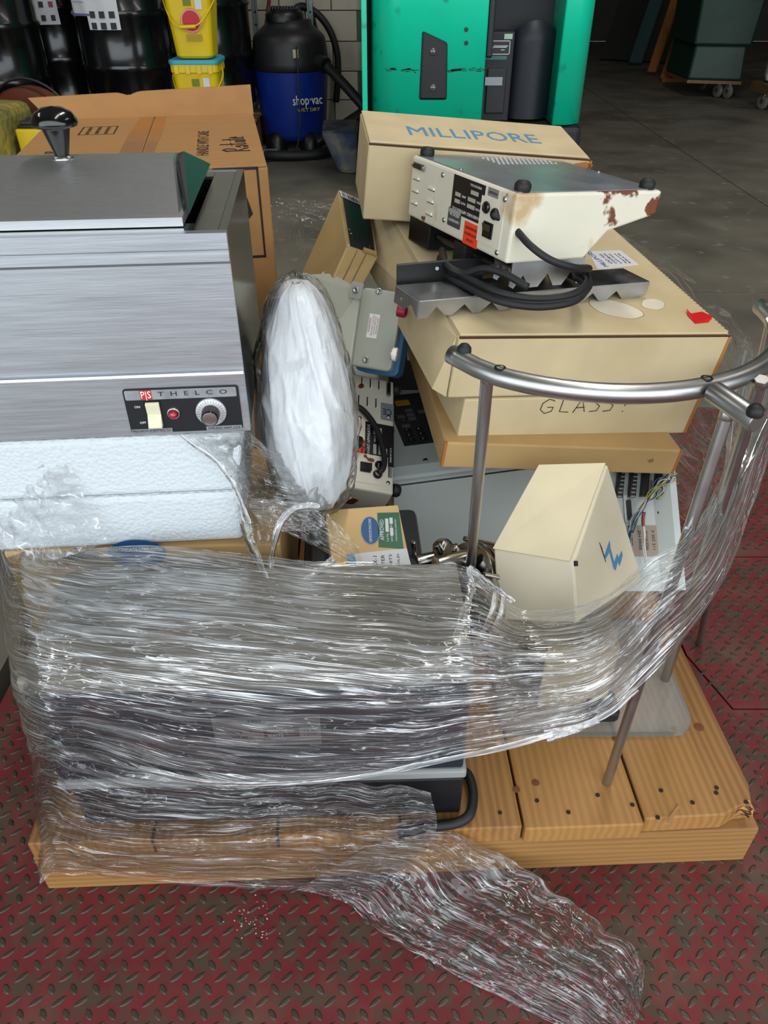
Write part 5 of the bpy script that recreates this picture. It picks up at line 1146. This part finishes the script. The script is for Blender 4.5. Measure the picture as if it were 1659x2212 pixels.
q0, q1 = TP(1358, 1190), TP(1424, 1135); tl = plate('rating_plate', mat('rating_tan', '#a08f80', .4, .3), t, TF, rect(q0.x, q1.x, q0.y - .01, q1.y), .0006, True)
for k, s_ in enumerate(('115 230 V', 'MADE IN U.S.A.', '50/60 HZ')):
    lettering(tl, s_, frame(TF @ V((q1.x - .012 - k * .012, (q0.y + q1.y) / 2 - .004, .0007)), TF.to_3x3() @ V((0, 1, 0)), TF.to_3x3() @ V((-1, 0, 0))), .005, INK, .035, .0003, world=True)
W4 = [mat('wire_yellow', '#b5a43a', .5), mat('wire_blue', '#3f6d96', .5), mat('wire_white', '#c9c9c2', .5), mat('wire_black', '#1c2024', .5)]
wbm = [MB() for _ in W4]
for k in range(26):
    j = k % 4; j_ = lambda s_: random.uniform(-s_, s_)
    pts = [TP(1352 + j_(9), 1170 + j_(14)), TP(1362 + j_(7), 1130 + j_(6)), TP(1384 + j_(3), 1097 + j_(3)), TP(1402 + j_(10), 1068 + j_(8)), TP(1424 + j_(12), 1045 + j_(10)), TP(1446 + j_(10), 1034 + j_(8))]
    if k % 5 == 0: pts = pts[:4] + [TP(1418 + j_(6), 1052 + j_(5)), TP(1425 + j_(4), 1068 + j_(4)), TP(1412 + j_(5), 1082)]
    pts = [TF @ (q + V((0, 0, .016 + j_(.006)))) for q in pts]; wbm[j].tube(cr(pts, 5), .0009, 5)
for j, mb in enumerate(wbm): mb.build('wire', W4[j], t, True)
MB().tube(cr([TF @ (TP(1383, 1112) + V((0, 0, .02))), TF @ (TP(1381, 1125) + V((0, 0, .02))), TF @ (TP(1382, 1140) + V((0, 0, .018)))], 4), .003, 8).build('heat_shrink', mat('shrink_red', '#8d4030', .5), t, True)
MB().tube(cr([TF @ (TP(*q) + V((0, 0, .018))) for q in ((1382, 1140), (1384, 1165), (1386, 1195), (1390, 1225))], 4), .0017, 6).tube(cr([TF @ (TP(*q) + V((0, 0, .018))) for q in ((1384, 1140), (1386, 1160), (1382, 1190), (1388, 1225))], 4), .0012, 6).build('wire', W4[2], t, True)
MB().tube(cr([TF @ (TP(*q) + V((0, 0, .012))) for q in ((1402, 1042), (1402, 1055), (1396, 1070))], 4), .0013, 6).build('wire', mat('wire_red', '#a32a3c', .5), t, True)

# white tilted box with blue logo
wq = dict(a=at(1165, 1007, y=.985), b=at(1313, 1003, y=.955), c=at(1066, 1187, y=.86), d=at(1240, 1216, y=.80))
dn = V((.018, .03, -.16))
t = thing('white_carton', 'tilted pale carton with a blue zigzag logo standing among the steel legs', 'carton', at(1200, 1310, y=.83))
base = [at(1090, 1318, y=.88), None, at(1388, 1255, y=.925), at(1230, 1270, y=.98)]
nf = (base[2] - wq['d']).cross(wq['b'] - wq['d']).normalized()
def on_face(px, py, lift=0.):
    o, d = V((0, 0, CAM_H)), ray(px, py); return o + d * ((wq['d'] - o).dot(nf) / d.dot(nf)) + nf * lift * (-1 if nf.y > 0 else 1)
base[1] = on_face(1247, 1345); base[0] = wq['c'] + (base[1] - wq['d']) * 1.25; base[3] = wq['a'] + (base[2] - wq['b']) * .9
MB().hexa(base + [wq['c'], wq['d'], wq['b'], wq['a']]).build('carton_body', CREAM2, t, True, bevel=.003)
n_ = (wq['d'] - wq['c']).cross(wq['a'] - wq['c']).normalized()
fl_ = [wq['c'], wq['d'].lerp(wq['c'], .05), wq['b'].lerp(wq['a'], .03), wq['a']]
MB().hexa([q + n_ * .0008 for q in fl_] + [q + n_ * .0036 for q in fl_]).build('lid_flap', mat('cream_lid', '#dccfae', .75, var=.04, vs=12, bump=.12, bs=260, bdist=.0005), t, True)
q = [(1304, 1203), (1316, 1168), (1318, 1185), (1326, 1215), (1333, 1196), (1335, 1206), (1342, 1190), (1344, 1200), (1338, 1222), (1334, 1212), (1329, 1232), (1325, 1228), (1316, 1192), (1308, 1206)]
MB().prism(q, lambda a, b: on_face(a, b, .0002), lambda a, b: on_face(a, b, .0009)).build('logo_print', MBLUE, t, True)
for k in range(5): MB().tube([on_face(1294 + k * 2, 1172 + k * 6, .0006), on_face(1300 + k * 2, 1186 + k * 7, .0006)], .0005, 4).build('pen_mark', INK, t, True)
sf = frame(wq['d'], (wq['b'] - wq['d']), (wq['d'] - base[1]))
MB().tube([sf @ V((.004, -.001, .001)), wq['d'] + V((.003, -.002, -.004))], .003, 6).build('torn_corner', DARKIN, t, True)
t = thing('support_box', 'tan box under the tilted white carton, seen through the stretch wrap', 'box', (.31, .87, .1405))
MB().box(.255, .37, .815, .965, .1405, .285).build('carton_body', mat('dusty_card', '#8d8069', .8, var=.08, vs=12), t, True, bevel=.003)

# approved box
ap = Pose((-.0283, .9238, .3883), (17.3, 2.29, 10.14), (.1204, .1342, .0283))
t = pose_thing('approved_box', 'small tan box with a green APPROVED label and blue oval sticker', 'box', ap)
MB().box(-.0602, .0602, -.0671, .0671, 0, .0283).build('carton_body', mat('tan_card2', '#c9a873', .75, var=.05, vs=14, bump=.1, bs=200, bdist=.0005), t, bevel=.002)
AZ = .0284
q = ap.on(800, 1146, 2, AZ); fr = frame((q.x, q.y, AZ), (.1, 1, 0), (-1, .1, 0)); st = plate('oval_sticker', BLUE_S, t, fr, [(.0275 * math.cos(R(a)), .0155 * math.sin(R(a))) for a in range(0, 360, 12)], .0004)
MB().lathe([(.0262, .0004), (.0278, .0004), (.0278, .0006), (.0262, .0006)], (0, 0, 0), (0, 0, 1), 32, False).build('sticker_rim', mat('rim_grey', '#9aa4a8', .6), st); o_ = COL.objects[-1]; o_.matrix_basis = fr @ Matrix.Diagonal((1, .56, 1, 1))
lettering(st, 'CERTIFICATE ENCLOSED', fr, .0042, PW, .046, .0006)
gq = [ap.on(*q_, 2, AZ) for q_ in ((818, 1182), (872, 1186), (862, 1107), (815, 1108))]; c_ = sum(gq, V()) / 4
GRN = mat('label_green', '#1c5b3f', .5); gl2 = plate('approved_label', GRN, t, frame((0, 0, AZ), (1, 0, 0), (0, 1, 0)), [(q_.x, q_.y) for q_ in gq], .0004)
fr = frame((c_.x, c_.y, AZ + .0004), (.12, 1, 0), (-1, .12, 0))
lettering(gl2, 'APPROVED', fr @ Matrix.Translation((.0, .012, 0)), .0062, PW, .040, .0003)
for k, s_ in enumerate(('Lot No.', 'INITIALS       EXP DATE', 'ENVIRONMENTAL LABORATORY')): lettering(gl2, s_, fr @ Matrix.Translation((-.014 if k == 0 else 0, .004 - k * .007, 0)), .0036 - k * .0006, PW, (.016, .044, .042)[k], .0003)
for (xa, xb_, yy) in ((-.004, .022, .004), (-.011, .004, -.003), (.012, .024, -.003)): plate('write_in', PAPER, gl2, fr @ Matrix.Translation((0, 0, .0003)), rect(xa, xb_, yy - .0026, yy + .0026), .0002)
q0 = ap.on(830, 1205, 2, AZ); wl = plate('white_label', PAPER, t, frame((q0.x, q0.y, AZ), (1, 0, 0), (0, 1, 0)), [(-.045, .012), (.038, .014), (.04, -.045), (-.04, -.045)], .0004)
for k, s_ in enumerate(('DISX-1', 'FILTER', 'UNITS', 'HOLD')): lettering(wl, s_, frame((q0.x - .015 + k * .012, q0.y - .01, AZ + .0005), (.1, 1, 0), (-1, .1, 0)), .006 - k * .0008, INK, .03, .0002)
plate('blue_tab', mat('tab_blue', '#5b86a6', .6), t, frame((q0.x - .045, q0.y, AZ), (1, 0, 0), (0, 1, 0)), rect(-.012, .0, -.03, .012), .0004)

# stainless filter holder
SS = mat('polished_steel', '#b4b0aa', .2, 1, rv=.05, vs=20)
fc = at(1000, 1285, y=.87); ax = V((.86, .22, -.42)).normalized()
t = thing('filter_holder', 'stainless filter holder with clamped flanges and pipe stubs beside the white carton', 'filter holder', fc - V((0, 0, .1)))
r_ = .085
MB().lathe([(r_ * .2, -.004), (r_, -.004), (r_, .008), (r_ * .2, .008)], fc, ax, 48).build('flange', SS, t, True, bevel=.001)
MB().lathe([(r_ * .2, .011), (r_ * 1.02, .011), (r_ * 1.02, .026), (r_ * .2, .026)], fc, ax, 48).build('flange', SS, t, True, bevel=.001)
MB().lathe([(r_ * .9, .008), (r_ * .9, .011)], fc, ax, 48).build('gasket', BLACK, t, True)
u_, w_ = perp(ax)
for a_ in range(0, 360, 60):
    c_ = fc + (u_ * math.cos(R(a_)) + w_ * math.sin(R(a_))) * r_ * 1.02; MB().cyl(c_ - ax * .022, c_ + ax * .036, .0042, n=10).build('clamp_bolt', SS, t, True)
def stub(a, b, r): return MB().cyl(a, b, r, n=20).build('pipe_stub', SS, t, True, bevel=.001)
stub(at(898, 1213, y=.95), at(1000, 1192, y=.98), .011)
stub(at(942, 1222, y=.86), at(1020, 1203, y=.89), .0135)
stub(at(942, 1175, y=.93), at(960, 1205, y=.93), .0065)
stub(at(965, 1190, y=.94), at(988, 1183, y=.95), .008)
MB().cyl(at(955, 1187, y=.93), at(960, 1186, y=.935), .018, n=24).build('stub_disc', SS, t, True)
stub(at(893, 1170, y=.96), at(898, 1215, y=.96), .0045)
stub(at(960, 1228, y=.86), at(967, 1245, y=.87), .006)

# acrylic sheet on the pallet
AC = mat('acrylic', '#c9cfce', .08, alpha=.22, spec=.6)
t = thing('acrylic_sheet', 'clear acrylic sheet with rounded corners lying on the pallet deck', 'sheet', (.35, .9, .1275))
sh_ = rrect(.19, .508, .766, 1.02, .035, 6)
MB().prism(sh_, lambda x, y: V((x, y, .1276)), lambda x, y: V((x, y, .1396))).build('pane', AC, t, True)
m = MB()
n = len(sh_)
for i in range(n):
    a_, b_ = sh_[i], sh_[(i + 1) % n]; m.add([(a_[0], a_[1], .1277), (b_[0], b_[1], .1277), (b_[0], b_[1], .1395), (a_[0], a_[1], .1395)], [(0, 1, 2, 3)])
m.build('cut_edge', mat('acrylic_edge', '#6f7d7c', .3, alpha=.75), t, True)
t = thing('rubber_pad', 'black rubber pad on the acrylic sheet beside the steel leg', 'pad', (.36, .79, .14))
q = at(1310, 1540, z=.15); MB().prism(rrect(q.x - .03, q.x + .02, q.y - .012, q.y + .04, .01), lambda x, y: V((x, y, .1400)), lambda x, y: V((x, y, .162))).build('pad_block', RUBBER, t, True, bevel=.004)

# ================================================================ stainless stand lying feet-up
t = thing('steel_stand', 'upturned stainless tube stand with long straight legs and black rubber feet', 'stand', (.343, .682, .127))
zt_ = .776; cx_, cy_, rr_ = .262, .957, .240
e0_ = at(975, 765, z=zt_ + .004); 
pts = [e0_.lerp(V((cx_ - rr_ * math.sin(R(38)), cy_ - rr_ * math.cos(R(38)), zt_)), k / 4) for k in range(4)]
for k in range(31): a_ = R(-34 + k * 4.2); pts.append(V((cx_ + rr_ * math.sin(a_), cy_ - rr_ * math.cos(a_), zt_)))
MB().tube(pts, .0112, 24).build('curved_tube', STEEL_T, t, True)
c0_, c1_ = at(1540, 845, z=zt_ + .002), at(1638, 912, z=zt_ - .002)
MB().cyl(c0_, c1_, .0118, n=24).build('cross_tube', STEEL_T, t, True, bevel=.001)
for (px_, py_) in ((1003, 752), (1633, 884)):
    q = at(px_, py_, z=zt_ + .016); q.z = zt_ + .009
    MB().lathe([(.0075, 0), (.0085, .003), (.008, .008), (.005, .0115), (.0001, .0125)], q, n=20).build('rubber_foot', RUBBER, t, True)
for (px_, py_) in ((1064, 769), (1517, 842)):
    q = min(pts, key=lambda p_: abs(829.5 + FPX * p_.x / (p_.y * _c + (CAM_H - p_.z) * _s) - px_)); MB().lathe([(.0065, 0), (.0065, .0006), (.004, .0006)], (q.x, q.y, zt_ + .0108), n=18).build('bolt_hole', mat('hole_dark', '#2b2a28', .4, .6), t, True)
for (pt, pb, r_) in ((at(1052, 822, z=zt_ - .022), at(1017, 1220, z=.42), .0078), (at(1567, 905, z=zt_ - .024), at(1311, 1690, z=.128), .0072),
                     (at(1640, 835, z=zt_ - .01), at(1437, 1466, z=.1402), .0078), (at(1664, 705, z=zt_ - .0), V((.655, 1.09, .004)), .0070)):
    ex = (pb - pt).normalized(); pb = pb if pb.z < .2 else pt + ex * ((pt.z - .30) / -ex.z)
    lg = MB().cyl(pb, pt, r_, n=20).build('leg', STEEL_T, t, True)
    MB().cyl(pt, pt - ex * .011, r_ * 1.12, n=6).build('lock_nut', STEEL_T, lg, True, bevel=.0006)

# ================================================================ foam-wrapped bundle
WRF = mat('white_foam_sheet', '#e2e4e6', .75, var=.02, vs=10, bump=.35, bs=26, bdist=.006, sub=.1)
t = thing('foam_bundle', 'bulging bundle wrapped in white foam sheet inside a clear plastic bag', 'bundle', (-.13, 1.02, .44))
def bun(u, v, k=0):
    th = 2 * math.pi * u; ph = math.pi * v; s_ = math.sin(ph) ** .62 if 0 < v < 1 else 0
    c_ = -math.cos(ph)
    cs, sn = math.cos(th), math.sin(th); q_ = (abs(cs) ** 2.6 + abs(sn) ** 2.6) ** (-1 / 2.6)
    wd = 1.0 + .10 * (-c_) - .16 * max(0, c_) ** 2
    x_ = (.062 + k) * s_ * cs * q_ * wd; y_ = (.080 + k) * s_ * sn * q_ * wd; z_ = (.172 + k) * c_
    x_ += -.004 * c_
    f_ = 1 + .13 * noise.noise((x_ * 14, y_ * 14, z_ * 6)) + .05 * noise.noise((x_ * 40 + 3, y_ * 40, z_ * 14)) + .16 * (1 - 2.2 * abs(noise.noise((cs * 1.7 + 5, sn * 1.7, z_ * 11 + x_ * 24)))) ** 3 * .5 + .06 * (1 - 2 * abs(noise.noise((cs * 4 + z_ * 16, sn * 4, z_ * 20 - x_ * 30)))) ** 3 * .5
    return V((-.118 + x_ * f_, 1.015 + y_ * f_ + .02 * c_, .612 + z_))
MB().grid(lambda u, v: bun(u, v), 140, 120).build('foam_sheet', WRF, t, True, weld=True)
a_ = at(690, 905, y=.955); b_ = at(700, 990, y=.94)
MB().tube(cr([at(688, 895, y=.965), at(690, 930, y=.955), at(697, 965, y=.945), at(700, 990, y=.94)], 6), .012, 14).build('foam_roll', WRF, t, True)
BAG = film('clear_bag', (9, 7, 1), .02, .05, bumpk=1.6, white=.10, rough=.08, crack=.6, crease_glint_k=.22, ior=1.18)
sheet('plastic_bag', BAG, t, lambda u, v: bun(u, v * .97 + .01, .010 + .007 * noise.noise((u * 9, v * 7, 1.7))), 90, 70, uvs=(1, 1))
# ================================================================ stretch wrap around the load
wr = thing('stretch_wrap', 'crumpled clear stretch wrap around the load with a loose tail on the dock plate', 'plastic wrap', (-.1, .56, .0))
def CP(q): return V(q[1:]) if q[0] == 'w' else at(q[0], q[1], y=q[2])
def cr_at(P, u):
    n = len(P) - 1; f = min(max(u, 0), .99999) * n; i = int(f); t = f - i
    a = P[i - 1] if i > 0 else P[0] * 2 - P[1]; b = P[i]; c = P[i + 1]; d = P[i + 2] if i + 2 <= n else P[n] * 2 - P[n - 1]
    return ((b * 2) + (c - a) * t + (a * 2 - b * 5 + c * 4 - d) * t * t + (b * 3 - a - c * 3 + d) * t ** 3) * .5
def loft(cols, amp=.004, fu=6, fv=40, seed=0., rag=.0, out=V((0, -1, .35)), amp2=.004):
    n = len(cols[0]); rows = [[CP(c[k]) for c in cols] for k in range(n)]
    def fn(u, v):
        w = v + rag * noise.noise((u * 14 + seed, seed, 0)) * (1 if v > .5 else -.4) * abs(v - .5) * 2
        P = [cr_at(r, u) for r in rows]; p = cr_at(P, min(max(w, 0), 1))
        d = amp * (noise.noise((u * fu + v * 2.0, v * fv + seed, seed)) + .6 * noise.noise((u * fu * 2.3 - v * 5, v * fv * 2.1, seed + 4))) \
          + amp2 * noise.noise((u * fu * 4, v * 9, seed + 9))
        return p + out * d
    return fn
WR = film('stretch_film', (5, 46, 1), .045, .30, bumpk=1.3, white=.30, rough=.08, crack=.7, crease_glint_k=1.0)
front = [
 [('w', -.585, 1.15, .15), ('w', -.60, 1.15, .36), ('w', -.60, 1.16, .60)],
 [('w', -.575, .92, .14), ('w', -.605, .95, .36), ('w', -.60, .98, .60)],
 [(62, 1600, .69), (16, 1400, .75), (5, 1130, .88)],
 [(122, 1640, .598), (64, 1438, .598), (60, 1170, .87)],
 [(210, 1650, .606), (190, 1440, .604), (170, 1175, .86)],
 [(400, 1692, .603), (400, 1440, .606), (330, 1172, .82)],
 [(620, 1694, .600), (640, 1440, .604), (590, 1198, .80)],
 [(850, 1655, .598), (880, 1440, .602), (860, 1218, .80)],
 [(1040, 1618, .600), (1030, 1440, .606), (1012, 1224, .742)],
 [(1190, 1592, .612), (1140, 1440, .625), (1125, 1312, .745)],
 [(1300, 1553, .632), (1290, 1420, .635), (1265, 1298, .70)],
 [(1425, 1440, .66), (1410, 1310, .640), (1400, 1205, .655)],
 [(1560, 1262, .78), (1520, 1215, .70), (1490, 1150, .68)],
 [(1628, 1085, .93), (1595, 1060, .87), (1560, 1010, .85)],
 [(1672, 960, 1.06), (1625, 930, 1.02), (1575, 870, 1.0)],
 [(1700, 880, 1.22), (1660, 820, 1.2), (1598, 740, 1.2)]]
sheet('front_band', WR, wr, loft(front, .0045, 8, 26, 1.3, .05), 260, 110, uvs=(1, 1), shear=lambda u, v: .85 * max(0, .48 - u) * (1 - .5 * v) * -1)
lower = [
 [('w', -.575, 1.1, .03), ('w', -.575, 1.1, .12), ('w', -.585, 1.1, .20)],
 [('w', -.565, .85, .03), ('w', -.57, .86, .12), ('w', -.585, .86, .22)],
 [(84, 1880, .585), (80, 1740, .64), (60, 1590, .70)],
 [(125, 1886, .573), (112, 1760, .585), (104, 1595, .590)],
 [(250, 1897, .571), (220, 1800, .572), (200, 1630, .590)],
 [(430, 1914, .570), (430, 1810, .575), (420, 1680, .600)],
 [(640, 1924, .572), (640, 1800, .580), (640, 1690, .598)],
 [(760, 1930, .576), (800, 1810, .586), (800, 1690, .596)],
 [(860, 1900, .590), (940, 1800, .596), (930, 1710, .597)]]
WL = film('stretch_film_low', (5, 30, 1), .02, .10, bumpk=1.1, white=.12, rough=.08, crack=.7, crease_glint_k=.48)
WF = film('film_on_foam', (6, 12, 1), .10, .04, bumpk=.9, white=.2, rough=.1, crack=.8, crease_glint_k=.7, ior=1.2)
sheet('lower_band', WL, wr, loft(lower, .003, 7, 22, 5.1, .05), 150, 70)
def ZP(px, py, z): q = at(px, py, z=z); return ('w', q.x, q.y, q.z)
tail = [
 [(640, 1924, .570), (760, 1850, .574), (900, 1780, .594)],
 [ZP(730, 1945, .010), (890, 1870, .577), (1020, 1812, .600)],
 [ZP(830, 2020, .006), ZP(960, 1950, .03), ZP(1110, 1860, .055)],
 [ZP(940, 2085, .004), ZP(1080, 2010, .035), ZP(1220, 1935, .035)],
 [ZP(1070, 2150, .004), ZP(1190, 2080, .040), ZP(1310, 2000, .025)],
 [ZP(1200, 2215, .004), ZP(1290, 2145, .030), ZP(1384, 2062, .015)],
 [ZP(1330, 2300, .004), ZP(1370, 2230, .022), ZP(1390, 2140, .010)]]
WT = film('stretch_film_tail', (2.4, 17, 1), .03, .08, bumpk=1.6, white=.08, rough=.07, crack=.9, crease_glint_k=.5)
sheet('tail', WT, wr, loft(tail, .006, 5, 16, 8.7, .06, V((0, -.3, 1)), .004), 150, 80)
# film over the foam block, either side of the bare patch
leftf = [[(-20, 1180, .835), (-20, 1060, .85), (-10, 942, .855)], [(70, 1215, .82), (30, 1060, .845), (20, 942, .855)], [(150, 1200, .825), (90, 1060, .843), (75, 944, .855)], [(235, 1172, .832), (180, 1060, .842), (125, 946, .855)]]
sheet('foam_side_film', WF, wr, loft(leftf, .003, 3, 9, 2.2, .05), 50, 70, uvs=(.5, .5))
rightf = [[(520, 1150, .84), (500, 1030, .845), (390, 940, .853)], [(560, 1180, .84), (525, 1040, .86), (450, 936, .855)], [(610, 1150, .87), (560, 1040, .90), (530, 932, .87)], [(700, 1140, .90), (640, 1060, .92), (600, 980, .93)], [(720, 1080, .95), (700, 1030, .94), (690, 960, .94)]]
sheet('bundle_side_film', WL, wr, loft(rightf, .005, 4, 8, 3.9, .06), 60, 60, uvs=(.6, .5))
sag = [[(560, 1130, .83), (540, 1100, .85), (520, 1075, .86)], [(640, 1160, .84), (640, 1120, .86), (640, 1085, .88)], [(720, 1200, .85), (720, 1165, .86), (720, 1120, .875)], [(790, 1225, .85), (780, 1205, .86), (775, 1180, .865)]]
sheet('sagging_film', WL, wr, loft(sag, .004, 4, 7, 6.3, .08), 50, 26, uvs=(.5, .3))
rs = [[('w', .47, 1.74, .20), ('w', .50, 1.72, .50), (1345, 505, 1.66)], [('w', .56, 1.50, .20), ('w', .575, 1.47, .45), (1480, 588, 1.44)], [('w', .61, 1.25, .22), ('w', .605, 1.22, .45), (1592, 690, 1.21)], [('w', .63, 1.12, .25), ('w', .625, 1.11, .45), (1640, 775, 1.09)]]
sheet('side_sheet', WL, wr, loft(rs, .006, 5, 10, 4.4, .03, V((1, -.2, 0))), 70, 60, uvs=(.6, .6))
bk_ = [[('w', -.235, 1.86, .30), (590, 500, 1.80), (588, 424, 1.79)], [('w', -.19, 1.84, .30), (640, 500, 1.80), (640, 430, 1.79)], [('w', -.12, 1.83, .30), (700, 510, 1.80), (690, 434, 1.79)], [('w', -.02, 1.82, .30), (760, 520, 1.80), (745, 436, 1.79)]]
sheet('back_sheet', WT, wr, loft(bk_, .006, 4, 14, 7.7, .05), 50, 60, uvs=(.5, .8))
# torn milky strips and ropes of gathered film
STRAND = film('milky_strand', (2, 8, 1), .40, .20, bumpk=.8, white=.4, rough=.15, crack=.5)
def strand(pts, w0, w1, tw=.3):
    P = [CP(p) for p in pts]
    def fn(u, v):
        p = cr_at(P, u); d = (cr_at(P, min(u + .02, 1)) - cr_at(P, max(u - .02, 0))).normalized(); sd = d.cross(V((0, -1, .5))).normalized(); w = w0 + (w1 - w0) * u
        a = (v - .5) * 2; return p + sd * a * w + V((0, -1, .4)).normalized() * w * .5 * math.cos(a * 2.6 + u * 5 * tw) + V((noise.noise((u * 9, v * 3, w0 * 900)), 0, noise.noise((u * 9, v * 3, 5)))) * .002
    sheet('torn_strip', STRAND, wr, fn, 40, 6, uvs=(1, .2))
strand([(690, 1096, .85), (650, 1095, .845), (620, 1112, .84), (598, 1150, .835), (586, 1210, .83), (584, 1260, .80), (600, 1296, .77)], .005, .004)
strand([(530, 1130, .835), (536, 1165, .83), (556, 1205, .825), (574, 1250, .80), (590, 1290, .775)], .008, .004)
strand([(724, 1208, .82), (690, 1232, .81), (650, 1262, .79), (606, 1300, .77)], .006, .003)
strand([(1012, 1224, .735), (1020, 1270, .71), (1005, 1320, .68), (985, 1390, .64)], .003, .006)
strand([(1012, 1224, .735), (1060, 1262, .73), (1110, 1300, .725)], .004, .003)
strand([(300, 1660, .598), (450, 1690, .592), (620, 1692, .590), (800, 1672, .590), (960, 1640, .592), (1120, 1606, .598), (1290, 1556, .622), (1380, 1490, .645)], .004, .0035, 1.2)
strand([(60, 1275, .80), (200, 1345, .70), (350, 1375, .655), (520, 1400, .63)], .005, .004)
strand([(1480, 1165, .675), (1540, 1100, .80), (1590, 1020, .90), (1650, 900, 1.02)], .010, .012, 1.0)
strand([(390, 940, .85), (470, 1000, .845), (510, 1060, .84), (535, 1130, .832)], .003, .005)
strand([(1295, 1560, .60), (1240, 1578, .605), (1180, 1592, .606)], .004, .008)
